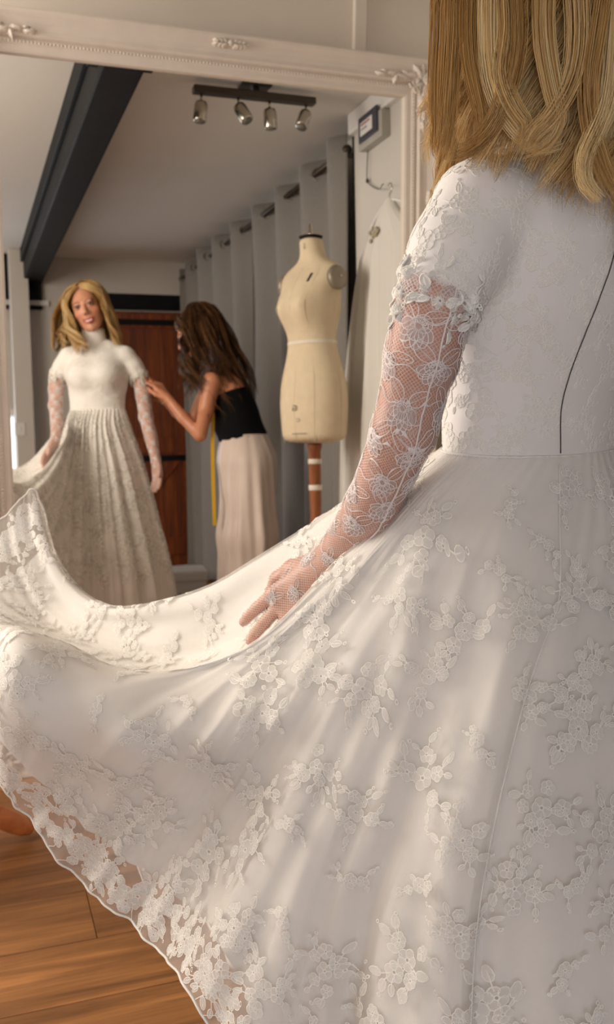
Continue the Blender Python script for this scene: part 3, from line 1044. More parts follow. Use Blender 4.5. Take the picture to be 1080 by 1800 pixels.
def eyes_and_teeth(c, M, parent, iris):
    m_w = simple('eye_white', (176, 164, 156), 0.35, var=0.0)
    m_i = simple('iris', iris, 0.2, var=0.1)
    m_d = simple('lash', (38, 26, 20), 0.6)
    g = lambda x, y, z: c + M.T @ np.array([x, y, z], float)
    rot = Matrix([tuple(r) for r in M]).transposed()
    for s in (-1, 1):
        e = MB().ellipsoid(g(s * .031, .0855, .002), (.0115, .0105, .0045), 14, 10, rot).build('eye', m_w, parent, True)
        MB().ellipsoid(g(s * .031, .0940, .002), (.0066, .0040, .0046), 10, 6, rot).build('iris', m_i, e, True)
        pts = [g(s * .031 + .0145 * math.cos(a), .0945 - .008 * abs(math.cos(a)) ** 2, .0035 + .0068 * math.sin(a)) for a in [R(12 * i) for i in range(1, 15)]]
        MB().tube(pts, .0020, 5).build('lashes', m_d, e, True)
    m_t = simple('teeth_enamel', (240, 234, 224), 0.2, var=0.02)
    MB().tube([g(x, .0925 - 14 * x * x, -.0705 + 8 * x * x) for x in [(-.019 + .0038 * i) for i in range(11)]], [.0014] + [.0042] * 9 + [.0014], 6).build('teeth', m_t, parent, True)

# ------------------------------------------------------------------ hair strands
def hair_mesh(name, strands, m, parent, w0=.0010):
    """strands: list of (pts array (n,3), width) -> three-sided tapered fibres in one mesh"""
    V, Fq = [], []
    base = 0
    tones = []
    for P, w, tone in strands:
        n = len(P)
        T = np.gradient(P, axis=0); T /= (np.linalg.norm(T, axis=1, keepdims=True) + 1e-9)
        a = np.cross(T, np.array([.31, .62, .72])); a /= (np.linalg.norm(a, axis=1, keepdims=True) + 1e-9)
        b = np.cross(T, a)
        tt = np.linspace(0, 1, n)
        ww = (w * (1 - .75 * tt ** 3) * np.minimum(1, .35 + tt * 6))[:, None]
        ring = np.stack([P + ww * (a * math.cos(q) + b * math.sin(q)) for q in (0, 2.094, 4.189)], 1)
        V.append(ring.reshape(-1, 3))
        i = np.arange(n - 1)[:, None] * 3
        k = np.arange(3)[None, :]
        A = base + i + k; B = base + i + (k + 1) % 3
        Fq.append(np.stack([A, B, B + 3, A + 3], -1).reshape(-1, 4))
        base += 3 * n
        tones.append(np.full(3 * n, tone))
    o = np_mesh(name, np.vstack(V), np.vstack(Fq), m, parent)
    set_color(o.data, np.repeat(np.concatenate(tones)[:, None], 3, 1), 'lock')
    return o

def hair_material(name, root, tip, dark, stripe=1.0):
    k = NT(name)
    tc = k.n('ShaderNodeTexCoord')
    geo = k.n('ShaderNodeNewGeometry')
    nz = k.n('ShaderNodeTexNoise', i_Scale=9.0, i_Detail=4.0)
    k.l(tc.outputs['Object'], nz.inputs['Vector'])
    lk = k.n('ShaderNodeAttribute', attribute_name='lock')
    f = k.math('ADD', k.math('MULTIPLY', geo.outputs['Random Per Island'], 0.30), k.math('ADD', k.math('MULTIPLY', nz.outputs['Fac'], 0.25), k.math('MULTIPLY', lk.outputs['Fac'], .45)))
    k.l(k.ramp(f, [(0.12, lin(dark)), (0.45, lin(root)), (0.8, lin(tip))]), k.b.inputs['Base Color'])
    k.b.inputs['Roughness'].default_value = 0.27
    k.b.inputs['Specular IOR Level'].default_value = 0.75
    k.b.inputs['Specular Tint'].default_value = lin(tip)
    return k.m

class Hair:
    """locks that flow over the skull, hang to a table of end points, wave and curl"""
    def __init__(self, c, M, az, ends, ctr, seed, sr=(.080, .101, .094)):
        self.c, self.M, self.az, self.ends, self.ctr = c, M, az, np.array(ends, float), np.array(ctr, float)
        self.g = random.Random(seed)
        self.sc = np.array([0, -.016, .028]); self.sr = np.array(sr)
        self.strands = []
    def scalp(self, az, pol, k):
        a = R(az)
        d = np.array([-math.sin(a) * math.sin(pol), -math.cos(a) * math.sin(pol), math.cos(pol)])
        return self.c + self.M.T @ (self.sc + self.sr * d * k)
    def guide(self, az, layer, zoff, wave, curl, puff, npt=20, root=None, vol=.20, freq=8.0, inw=.35):
        """root: (azimuth, polar) in degrees where the lock leaves the scalp; default near the crown"""
        g = self.g
        pts = []
        if root is None:
            root = (az * .5, 4 + 10 * g.random())
        for i in range(8):
            t = i / 7
            a_ = root[0] + (az - root[0]) * t ** .7
            pol = R(root[1] + (100 - root[1]) * t)
            pts.append(self.scalp(a_, pol, 1.0 + .03 * layer + vol * t ** 1.5 * (.45 + .55 * layer) + .06 * math.sin(PI * t)))
        e = np.array([np.interp(az, self.az, self.ends[:, i]) for i in range(3)])
        e = e + np.array([g.uniform(-.010, .010), g.uniform(-.010, .010), zoff])
        s = pts[-1]
        for i in range(1, 7):
            t = i / 6
            q = s * (1 - t) + e * t
            out = (s[:2] * (1 - t) + e[:2] * t) - self.ctr
            out = out / (np.linalg.norm(out) + 1e-6)
            q[:2] += out * (puff * math.sin(PI * t) * (.3 + layer))
            pts.append(q)
        P = catmull(pts, npt)
        tt = np.linspace(0, 1, npt)
        T = np.gradient(P, axis=0); T /= np.linalg.norm(T, axis=1, keepdims=True)
        rad = P.copy(); rad[:, :2] -= self.ctr; rad[:, 2] = 0; rad /= (np.linalg.norm(rad, axis=1, keepdims=True) + 1e-6)
        lat = np.cross(T, rad)
        ph = 1.2 + az * .05 + g.uniform(-.9, .9); fr = freq * g.uniform(.78, 1.25)
        am = wave * np.clip((tt - .30) / .5, 0, 1.2)
        P = P + lat * (am * np.sin(fr * tt + ph))[:, None] + rad * (.6 * am * np.cos(fr * tt + ph))[:, None]
        cu = np.clip((tt - .78) / .22, 0, 1)
        cs = g.uniform(-.8, .8)
        P = P + lat * (curl * cs * cu ** 2)[:, None] + rad * (inw * curl * cu ** 2)[:, None]
        P[:, 2] += .25 * curl * cu ** 2.2
        return P, rad, lat
    def fill(self, P, rad, lat, per, spread, width, fz=.0022):
        g = self.g
        n = len(P); tt = np.linspace(0, 1, n)
        sw = spread * (1.0 - .35 * np.clip((tt - .3) / .7, 0, 1))
        tone = g.random()
        for k in range(per):
            a, r = g.uniform(0, 6.28), math.sqrt(g.random())
            ph = g.uniform(0, 6.28); f = g.uniform(.3, 1) * fz
            off = lat * (math.cos(a) * r * sw)[:, None] + rad * (math.sin(a) * r * sw * .6)[:, None]
            fly = lat * (f * np.sin(7 * tt + ph) * tt)[:, None] + rad * (f * np.cos(5 * tt + ph) * tt)[:, None]
            Q = P + off + fly
            L = tt * g.uniform(.90, 1.0)
            Q = np.stack([np.interp(L, tt, Q[:, c]) for c in range(3)], 1)
            self.strands.append((Q, width * g.uniform(.6, 1.15), tone))
    def stray(self, pts, per, spread, width, out):
        P = catmull(pts, 20)
        T = np.gradient(P, axis=0); T /= np.linalg.norm(T, axis=1, keepdims=True)
        rad = np.tile(np.array(out, float), (20, 1)); lat = np.cross(T, rad)
        self.fill(P, rad, lat, per, spread, width)
    def cap(self, parent, m, lim=118, pol=112):
        v, f = [], []
        for i in range(13):
            for k in range(40):
                v.append(self.scalp(-lim + 2 * lim * k / 39, R(2) + R(pol) * i / 12, .985))
        for i in range(12):
            for k in range(39):
                f.append((i * 40 + k, i * 40 + k + 1, (i + 1) * 40 + k + 1, (i + 1) * 40 + k))
        mesh_obj('hair_cap', v, f, m, parent)
# ================================================================== THE BRIDE
M_skin = skin_material('skin')
SK = np.array(lin((202, 144, 114))[:3])
ex = np.array([math.cos(R(18)), math.sin(R(18))]); ey = np.array([-math.sin(R(18)), math.cos(R(18))])
BO = np.array([0.626, 0.953])          # waist centre
WZ = 1.13                               # waist seam height
def bl(x, y, z):                        # bride frame -> room
    return np.array([BO[0] + ex[0] * x + ey[0] * y, BO[1] + ex[1] * x + ey[1] * y, z])
# arms: shoulder, sleeve hem, mid, elbow, forearm, wrist
LA = [(.508, .895, 1.378), (.455, .878, 1.293), (.445, .886, 1.237), (.436, .906, 1.155), (.434, .976, 1.065), (.412, 1.065, .975)]
LR = [.041, .0375, .0355, .0315, .0290, .0205]
RA = [(.762, .985, 1.378), (.826, 1.000, 1.285), (.838, 1.008, 1.200), (.845, 1.020, 1.090), (.858, 1.070, .985), (.866, 1.118, .885)]
RR = [.041, .0375, .0350, .0315, .0290, .0205]
def hand_prims(F, wr, tip, nrm, side, spread, curl):
    wr = np.array(wr, float); d = np.array(tip, float) - wr; d /= np.linalg.norm(d)
    n = np.array(nrm, float); n -= d * (n @ d); n /= np.linalg.norm(n)
    lat = np.cross(d, n) * side         # towards the index finger
    P = lambda a, l, h: wr + d * a + lat * l + n * h
    # palm
    F.cap(P(-.008, .004, 0), P(.030, .008, 0), .0185, .0195, .012)
    for l0, l1 in ((.014, .026), (.003, .009), (-.006, -.009), (-.012, -.025)):
        F.cap(P(.018, l0, 0), P(.080, l1, .002), .0125, .0100, .010)
    nails = []
    for k, (l, L, r) in enumerate(((.0265, .076, .0075), (.009, .085, .0077), (-.0090, .079, .0074), (-.0255, .062, .0066))):
        a = P(.080, l, .002)
        f = d + lat * (l * spread) ; f /= np.linalg.norm(f)
        b = a + f * L * .45 - n * (.004 + curl * .010)
        f2 = f * .93 - n * (.35 + curl * .5) * .5; f2 /= np.linalg.norm(f2)
        c = b + f2 * L * .30
        f3 = f * .85 - n * (.55 + curl * .6) * .6; f3 /= np.linalg.norm(f3)
        e = c + f3 * L * .25
        F.chain([a, b, c, e], [r * 1.12, r, r * .93, r * .78], .0015)
        F.ell(b, (r * 1.06,) * 3, None, .002)
        nails.append((e, f3, n))
    # thumb: leaves the side of the palm near its base
    a = P(.012, .016, -.004); b = P(.043, .036, -.012); c = P(.072, .043, -.018); e = P(.094, .040, -.022)
    F.chain([a, b, c, e], [.0150, .0112, .0098, .0080], .006)
    nails.append((e, (e - c) / np.linalg.norm(e - c), (lat + n) / 1.414))
    return nails
HC, HM = head_frame((.600, .918, 1.618), (.903, .296, .29), (-.31, .95, -.06))
FB = Field((.27, .74, .68), (.95, 1.26, 1.78), .0030)
add_head(FB, HC, HM)
hg_ = lambda x, y, z: HC + HM.T @ np.array([x, y, z], float)
FB.cap(hg_(0, -.020, -.060), (.634, .912, 1.425), .046, .046, .02)
FB.column(BO, ex, ey, WZ, [(-.25, .120, .075, .075, 0, 0), (0, .110, .060, .060, 0, 0), (.10, .115, .07, .065, 0, 0), (.20, .125, .075, .075, .006, -.015), (.26, .120, .06, .07, .010, -.02), (.31, .05, .04, .04, .012, -.03)], .03)
FB.cap(LA[0], (.60, .92, 1.385), .034, .034, .02)
FB.cap(RA[0], (.665, .94, 1.385), .034, .034, .02)
FB.chain(LA, LR, .012)
FB.chain(RA, RR, .012)
L_TIP, R_TIP = (.336, 1.140, .855), (.866, 1.168, .735)
nl = hand_prims(FB, LA[-1], L_TIP, (-.50, -.75, .45), 1, 6.0, .25)
nr = hand_prims(FB, RA[-1], R_TIP, (.80, -.45, .10), -1, 2.0, .5)
V, Fc = FB.mesh(2)
V = V.astype(float)
colr = face_colors(V, HC, HM, SK, lin((172, 78, 74))[:3], lin((112, 76, 48))[:3])
# legs (hidden by the gown), added to the same body
FL = Field((.44, .80, -.01), (.82, 1.22, .96), .010)
for s in (-1, 1):
    FL.chain([bl(s * .075, 0, .93), bl(s * .08, .005, .52), bl(s * .085, -.01, .10)], [.085, .052, .036], .02)
    FL.chain([bl(s * .085, -.035, .035), bl(s * .09, .11, .028)], [.030, .026], .02)
V2, F2 = FL.mesh(1)
Vb = np.vstack([V, V2]); Fb = np.vstack([Fc, F2 + len(V)])
bride = np_mesh('person', Vb, Fb, M_skin)
set_color(bride.data, np.vstack([colr, np.tile(SK, (len(V2), 1))]))
tag(bride, 'bride seen from behind in white lace gown and long lace gloves, spreading her skirt', 'person')
eyes_and_teeth(HC, HM, bride, (56, 58, 60))
M_nail = simple('nail_pink', (216, 150, 140), 0.25)
for (e_, f_, n_) in nl[:2] + nl[4:]:
    z_ = Vector(f_); y_ = Vector(n_)
    x_ = y_.cross(z_).normalized(); y_ = z_.cross(x_)
    MB().ellipsoid(np.array(e_) + np.array(n_) * .0052 - np.array(f_) * .001, (.0048, .0018, .0062), 10, 6, Matrix((x_, y_, z_)).transposed()).build('fingernail', M_nail, bride, True)

# ------------------------------------------------------------------ gown materials
def cloth(name, col, alpha, transl, rough=0.75, bump=0.2, bscale=420.0, sheen=0.25):
    k = NT(name)
    tc = k.n('ShaderNodeTexCoord')
    nz = k.n('ShaderNodeTexNoise', i_Scale=bscale, i_Detail=2.0)
    k.l(tc.outputs['Object'], nz.inputs['Vector'])
    n2 = k.n('ShaderNodeTexNoise', i_Scale=7.0, i_Detail=5.0)
    k.l(tc.outputs['Object'], n2.inputs['Vector'])
    c = lin(col)
    c2 = tuple(v * .93 for v in c[:3]) + (1,)
    cr = k.ramp(n2.outputs['Fac'], [(0.35, c2), (0.65, c)])
    k.l(cr, k.b.inputs['Base Color'])
    k.b.inputs['Roughness'].default_value = rough
    k.b.inputs['Sheen Weight'].default_value = sheen
    k.b.inputs['Specular IOR Level'].default_value = 0.25
    bp = k.n('ShaderNodeBump', i_Strength=bump, i_Distance=0.0006)
    k.l(nz.outputs['Fac'], bp.inputs['Height'])
    k.l(bp.outputs['Normal'], k.b.inputs['Normal'])
    sh = k.b.outputs[0]
    if transl > 0:
        tr = k.n('ShaderNodeBsdfTranslucent'); k.l(cr, tr.inputs['Color'])
        mx = k.n('ShaderNodeMixShader'); mx.inputs[0].default_value = transl
        k.l(sh, mx.inputs[1]); k.l(tr.outputs[0], mx.inputs[2]); sh = mx.outputs[0]
    if alpha < 1:
        tp_ = k.n('ShaderNodeBsdfTransparent')
        mx = k.n('ShaderNodeMixShader'); mx.inputs[0].default_value = alpha
        k.l(tp_.outputs[0], mx.inputs[1]); k.l(sh, mx.inputs[2]); sh = mx.outputs[0]
    k.l(sh, k.out.inputs['Surface'])
    return k.m
M_bod = cloth('ivory_satin_bodice', (236, 231, 226), 1.0, 0.0, bump=0.12, bscale=300)
M_lin = cloth('ivory_lining', (244, 239, 232), 1.0, 0.12, rough=0.6)
M_ovl = cloth('ivory_tulle', (246, 242, 236), 0.30, 0.25, rough=0.9)
M_cord = cloth('lace_cord', (248, 243, 234), 1.0, 0.1, rough=0.6, bump=0.0)
M_fill = cloth('lace_fill', (246, 242, 235), 0.55, 0.10, rough=0.8)
M_bfill = cloth('bodice_lace_fill', (230, 225, 217), 1.0, 0.0, rough=0.8)
M_gfill = cloth('glove_lace_fill', (226, 208, 204), 0.42, 0.1, rough=0.8)
M_gcord = cloth('glove_lace_cord', (240, 230, 226), 1.0, 0.1, rough=0.6, bump=0.0)

# ------------------------------------------------------------------ bodice (with short sleeves and high collar)
FG = Field((.36, .74, 1.10), (.92, 1.16, 1.56), .0040)
BPROF = [(-.012, .133, .078, .072, 0, 0), (0, .130, .074, .068, 0, 0), (.05, .131, .084, .070, 0, -.003), (.10, .139, .100, .080, .003, -.007), (.15, .150, .122, .092, .005, -.011), (.19, .154, .122, .096, .007, -.015),
         (.23, .150, .104, .096, .009, -.019), (.26, .136, .086, .090, .010, -.022), (.285, .105, .070, .080, .011, -.028), (.305, .07, .055, .062, .012, -.034)]
FG.column(BO, ex, ey, WZ, BPROF, .0)
for s, S in ((-1, LA[0]), (1, RA[0])):
    FG.cap(S, bl(s * .055, -.035, 1.428), .040, .036, .035)
    FG.ell(bl(s * .056, .070, 1.290), (.060, .050, .055), None, .045)
# puffed short sleeves
for A in (LA, RA):
    a, b, c = np.array(A[0]), np.array(A[1]), np.array(A[2])
    FG.chain([a + np.array([0, 0, .006]), a * .5 + b * .5, a * .12 + b * .88], [.048, .0475, .0440], .016)
FG.cap((.634, .912, 1.425), (.626, .912, 1.470), .056, .052, .02)
VG, FGc = FG.mesh(3)
bod = np_mesh('gown_bodice', VG, FGc, M_bod, bride)
bod['label'] = 'white bodice with short puffed sleeves'
BV_bod = bvh_of(VG, FGc)
# turtleneck collar: soft stacked folds
cv = []
NC = 40
cz_ = [1.432, 1.462, 1.468, 1.476, 1.484, 1.491, 1.499, 1.506, 1.513, 1.518, 1.516, 1.505]
cr_ = [.0600, .0565, .0575, .0560, .0565, .0550, .0555, .0545, .0550, .0540, .0515, .0500]
for z, r in zip(cz_, cr_):
    t = max(0, (z - 1.455) / .063)
    c0 = np.array([.632, .911]) * (1 - t) + np.array([.622, .916]) * t
    for k in range(NC):
        a = 2 * PI * k / NC
        cv.append((c0[0] + r * math.cos(a), c0[1] + r * 1.04 * math.sin(a), z - .004 * math.sin(a)))
cf = [(i * NC + k, i * NC + (k + 1) % NC, (i + 1) * NC + (k + 1) % NC, (i + 1) * NC + k) for i in range(len(cz_) - 1) for k in range(NC)]
mesh_obj('collar', cv, cf, M_bod, bride)

# ------------------------------------------------------------------ skirt
def ring_pt(g):
    return bl(.132 * math.cos(R(g)), (.077 if math.sin(R(g)) > 0 else .071) * math.sin(R(g)), WZ)
COLS = [
    (270, [(.612, .842, 1.045), (.535, .785, .935), (.455, .725, .76), (.42, .68, .60), (.36, .55, .30), (.33, .46, .02)]),
    (245, [(0.526, 0.853, 1.045), (0.460, 0.819, 0.908), (0.390, 0.794, 0.748), (0.335, 0.784, 0.580), (0.27, 0.70, 0.27)]),
    (222, [(0.491, 0.889, 1.058), (0.415, 0.874, 0.938), (0.332, 0.865, 0.784), (0.256, 0.856, 0.644), (0.213, 0.865, 0.544)]),
    (206, [(0.474, 0.909, 1.074), (0.406, 0.932, 0.973), (0.357, 0.938, 0.911), (0.315, 0.927, 0.855), (0.291, 0.943, 0.803), (0.253, 0.982, 0.707), (0.181, 1.029, 0.550)]),
    (193, [(0.464, 0.924, 1.079), (0.389, 0.955, 0.978), (0.329, 0.991, 0.904), (0.280, 0.985, 0.865), (0.241, 0.970, 0.825), (0.221, 0.996, 0.777), (0.170, 1.066, 0.675), (0.123, 1.119, 0.576)]),
    (184, [(0.467, 0.940, 1.084), (0.402, 0.971, 1.000), (0.321, 1.011, 0.912), (0.260, 1.046, 0.865), (0.202, 1.042, 0.845), (0.151, 1.029, 0.820), (0.122, 1.060, 0.781), (0.085, 1.134, 0.703), (0.060, 1.187, 0.644)]),
    (177, [(0.473, 0.960, 1.084), (0.402, 0.998, 1.000), (0.319, 1.037, 0.905), (0.248, 1.082, 0.859), (0.167, 1.132, 0.855), (0.101, 1.172, 0.880), (0.054, 1.159, 0.895), (0.031, 1.140, 0.860), (0.022, 1.176, 0.805), (0.014, 1.249, 0.713)]),
    (170, [(0.473, 0.986, 1.077), (0.424, 1.071, 0.973), (0.368, 1.157, 0.857), (0.292, 1.226, 0.790), (0.207, 1.319, 0.773), (0.131, 1.434, 0.783), (0.065, 1.560, 0.803), (-0.003, 1.673, 0.817), (-0.067, 1.786, 0.835)]),
    (161, [(0.478, 1.016, 1.076), (0.439, 1.129, 0.968), (0.393, 1.236, 0.868), (0.329, 1.343, 0.792), (0.253, 1.441, 0.766), (0.178, 1.544, 0.767), (0.117, 1.645, 0.785), (0.081, 1.726, 0.850), (0.070, 1.778, 0.935)]),
    (150, [(0.474, 1.061, 1.078), (0.453, 1.188, 1.019), (0.405, 1.289, 0.949), (0.342, 1.386, 0.881), (0.279, 1.477, 0.836), (0.220, 1.570, 0.814), (0.176, 1.654, 0.833), (0.145, 1.722, 0.895), (0.135, 1.775, 0.955)]),
    (138, [(.498, 1.085, 1.050), (.450, 1.235, .945), (.405, 1.36, .845), (.350, 1.48, .76), (.29, 1.60, .69), (.24, 1.70, .62), (.20, 1.78, .55)]),
    (120, [(.515, 1.085, 1.045), (.475, 1.22, .90), (.435, 1.34, .74), (.395, 1.45, .55), (.36, 1.53, .35), (.34, 1.58, .16)]),
    (98, [(.555, 1.085, 1.04), (.535, 1.17, .86), (.515, 1.27, .60), (.50, 1.35, .33), (.49, 1.40, .03)]),
    (74, [(.620, 1.090, 1.04), (.625, 1.17, .86), (.63, 1.27, .60), (.64, 1.36, .33), (.645, 1.41, .03)]),
    (48, [(.690, 1.075, 1.04), (.730, 1.13, .86), (.77, 1.20, .60), (.81, 1.26, .33), (.84, 1.30, .03)]),
    (16, [(.768, 1.020, 1.04), (.825, 1.045, .86), (.88, 1.07, .60), (.93, 1.09, .33), (.97, 1.10, .03)]),
    (-16, [(.775, .950, 1.04), (.825, .925, .86), (.885, .90, .60), (.94, .88, .33), (.98, .86, .03)]),
    (-48, [(.735, .875, 1.04), (.755, .815, .86), (.78, .73, .60), (.80, .66, .33), (.82, .61, .03)]),
    (-72, [(.680, .845, 1.04), (.650, .765, .86), (.62, .67, .60), (.60, .57, .33), (.59, .50, .03)]),
]
NV = 84
SUB = 22
def arc_resample(P, n):
    P = catmull(P, 160)
    s = np.concatenate([[0], np.cumsum(np.linalg.norm(np.diff(P, axis=0), axis=1))])
    q = np.linspace(0, s[-1], n)
    return np.stack([np.interp(q, s, P[:, i]) for i in range(3)], 1)
CG = np.array([arc_resample([ring_pt(g)] + pts, NV) for g, pts in COLS])
NCOL = len(COLS)
NU = NCOL * SUB
def skirt_grid():
    G = np.zeros((NU, NV, 3))
    for i in range(NU):
        q = i / SUB
        k = int(q); t = q - k
        p0, p1, p2, p3 = CG[(k - 1) % NCOL], CG[k % NCOL], CG[(k + 1) % NCOL], CG[(k + 2) % NCOL]
        G[i] = 0.5 * ((2 * p1) + (-p0 + p2) * t + (2 * p0 - 5 * p1 + 4 * p2 - p3) * t * t + (-p0 + 3 * p1 - 3 * p2 + p3) * t ** 3)
    return G
GR = skirt_grid()
def grid_normals(G):
    du = np.roll(G, -1, 0) - np.roll(G, 1, 0)
    dv = np.gradient(G, axis=1)
    n = np.cross(du, dv)
    return n / (np.linalg.norm(n, axis=2, keepdims=True) + 1e-12)
NRM = grid_normals(GR)
if (NRM[0, 30] @ np.array([-.3, -.9, 0])) < 0: NRM = -NRM
uu = np.arange(NU)[:, None] / SUB
vv_ = np.linspace(0, 1, NV)[None, :]
# fold strength by sector: back, raised wing, front
sec = np.interp(np.arange(NU) / SUB, [0, 2, 4, 5.5, 9, 10.3, 12, 15, 17, 19], [.0055, .0045, .003, .002, .003, .009, .016, .013, .009, .0055])[:, None]
env = np.where(((uu > 9.5) & (uu < 16)), np.clip(vv_ * 1.5, 0, 1) ** .8, np.clip((vv_ - .22) * 1.5, 0, 1) ** 1.2)
disp = sec * env * (np.sin(2 * PI * uu * 1.37 + .5 * np.sin(uu * 2.3) + .6 * vv_) * .75 + .55 * np.sin(2 * PI * uu * 2.31 + 1.0 + .8 * np.sin(1.1 * uu)) + .3 * np.sin(2 * PI * uu * 4.3 + 2 * vv_))
gath = np.interp(np.arange(NU) / SUB, [0, 3, 4, 9, 10, 12, 16, 19], [.0003, .0003, .0003, .0006, .003, .004, .0015, .0003])[:, None] * np.exp(-((vv_ - .10) / .16) ** 2) * np.sin(2 * PI * uu * 3.1)
wr = .0022 * np.sin(9 * vv_ * 2.1 + 1.7 * uu) * np.sin(uu * 5.0 + 11 * vv_) * np.clip(vv_ * 4, 0, 1)
uw = (uu + NCOL / 2) % NCOL - NCOL / 2       # signed distance from the back seam column
crease = -.013 * np.exp(-((uw + .02) / .07) ** 2) * np.clip((vv_ - .14) / .25, 0, 1)
crease += -.010 * np.exp(-((uw - 1.35 + .5 * vv_) / .10) ** 2) * np.clip((vv_ - .35) / .3, 0, 1) + .006 * np.exp(-((uw - 1.6 + .5 * vv_) / .16) ** 2) * np.clip((vv_ - .35) / .3, 0, 1)
crease += .010 * np.exp(-((uw + .55) / .30) ** 2) * np.clip((vv_ - .1) / .4, 0, 1) + .007 * np.exp(-((uw - .5) / .25) ** 2) * np.clip((vv_ - .1) / .4, 0, 1)
G1 = GR + NRM * (disp + gath + wr + crease)[:, :, None]
def grid_mesh(name, G, m, parent, vmax=1.0):
    nv = int(round((NV - 1) * vmax)) + 1
    A = G[:, :nv].reshape(-1, 3)
    i = np.arange(NU)[:, None]; j = np.arange(nv - 1)[None, :]
    a = i * nv + j; b = ((i + 1) % NU) * nv + j
    Fq = np.stack([a, b, b + 1, a + 1], -1).reshape(-1, 4)
    return np_mesh(name, A, Fq, m, parent), A, Fq
skirt, SV, SF = grid_mesh('gown_skirt', G1, M_ovl, bride)
skirt['label'] = 'sheer ivory tulle overskirt swept up to the left'
N1 = grid_normals(G1)
if (N1[0, 30] @ np.array([-.3, -.9, 0])) < 0: N1 = -N1
ripple = .004 * np.sin(2 * PI * uu * 1.9 + 3 * vv_) * np.clip(vv_ * 2, 0, 1)
thin = np.interp(np.arange(NU) / SUB, [0, 3.5, 5, 8.5, 10, 19], [1, 1, .45, .45, 1, 1])[:, None]
G2 = G1 - N1 * (thin * (.0065 * np.clip(vv_ * 8, .25, 1) + ripple * .5))[:, :, None]
lining, LV, LF = grid_mesh('lining', G2, M_lin, skirt, .905)
BV_sk = bvh_of(SV, SF)
# narrow rolled hem
hem = G1[:, -1]
MB().tube(list(hem) + [hem[0]], .0016, 5).build('rolled_hem', M_cord, skirt, True)

# ------------------------------------------------------------------ lace drawing
def petal(c, ang, L, w, n=9, tip=0.0):
    t = np.linspace(0, PI, n)
    x = L * (0.5 - .5 * np.cos(t)); y = w * np.sin(t) * (1 + .25 * np.sin(t)) * (1 - tip * x / L)
    P = np.concatenate([np.stack([x, y], 1), np.stack([x[::-1], -y[::-1]], 1)[1:-1]])
    ca, sa = math.cos(ang), math.sin(ang)
    return np.stack([c[0] + P[:, 0] * ca - P[:, 1] * sa, c[1] + P[:, 0] * sa + P[:, 1] * ca], 1)
def circ(c, r, n=8):
    a = np.arange(n) * 2 * PI / n
    return np.stack([c[0] + r * np.cos(a), c[1] + r * np.sin(a)], 1)
def sprig(rg, size=1.0, flowers=4, leaves=9):
    """one lace spray: petalled flowers, leaves and stems as strokes (points, closed, filled)"""
    st = []
    pos = [(0, 0)]
    a0 = rg.uniform(0, 2 * PI)
    for k in range(flowers - 1):
        a = a0 + k * 2 * PI / max(1, flowers - 1) + rg.uniform(-.5, .5)
        r = rg.uniform(.022, .034)
        pos.append((r * math.cos(a), r * math.sin(a)))
    for k, p in enumerate(pos):
        r = rg.uniform(.0135, .0175) if k == 0 else rg.uniform(.009, .0135)
        n = rg.choice((5, 5, 6, 7))
        r0 = rg.uniform(0, 2 * PI)
        for q in range(n):
            an = r0 + q * 2 * PI / n
            b = (p[0] + .22 * r * math.cos(an), p[1] + .22 * r * math.sin(an))
            st.append((petal(b, an, r * rg.uniform(.75, .95), r * .40, 6), True, True))
        st.append((circ(p, r * .20, 7), True, False))
    for k in range(leaves):
        p = pos[rg.randrange(len(pos))]
        an = math.atan2(p[1], p[0]) + rg.uniform(-1.2, 1.2) if p != (0, 0) else rg.uniform(0, 2 * PI)
        d = rg.uniform(.013, .022)
        b = (p[0] + d * math.cos(an), p[1] + d * math.sin(an))
        L = rg.uniform(.011, .022)
        an2 = an + rg.uniform(-.5, .5)
        st.append((petal(b, an2, L, L * .27, 6, .3), True, True))
        st.append((np.array([[p[0] + .008 * math.cos(an), p[1] + .008 * math.sin(an)], b, [b[0] + L * .8 * math.cos(an2), b[1] + L * .8 * math.sin(an2)]]), False, False))
        if rg.random() < .45:
            q = (b[0] + (L + .005) * math.cos(an2), b[1] + (L + .005) * math.sin(an2))
            st.append((circ(q, .0028, 6), True, False))
    return [(P * size, c, f) for P, c, f in st]
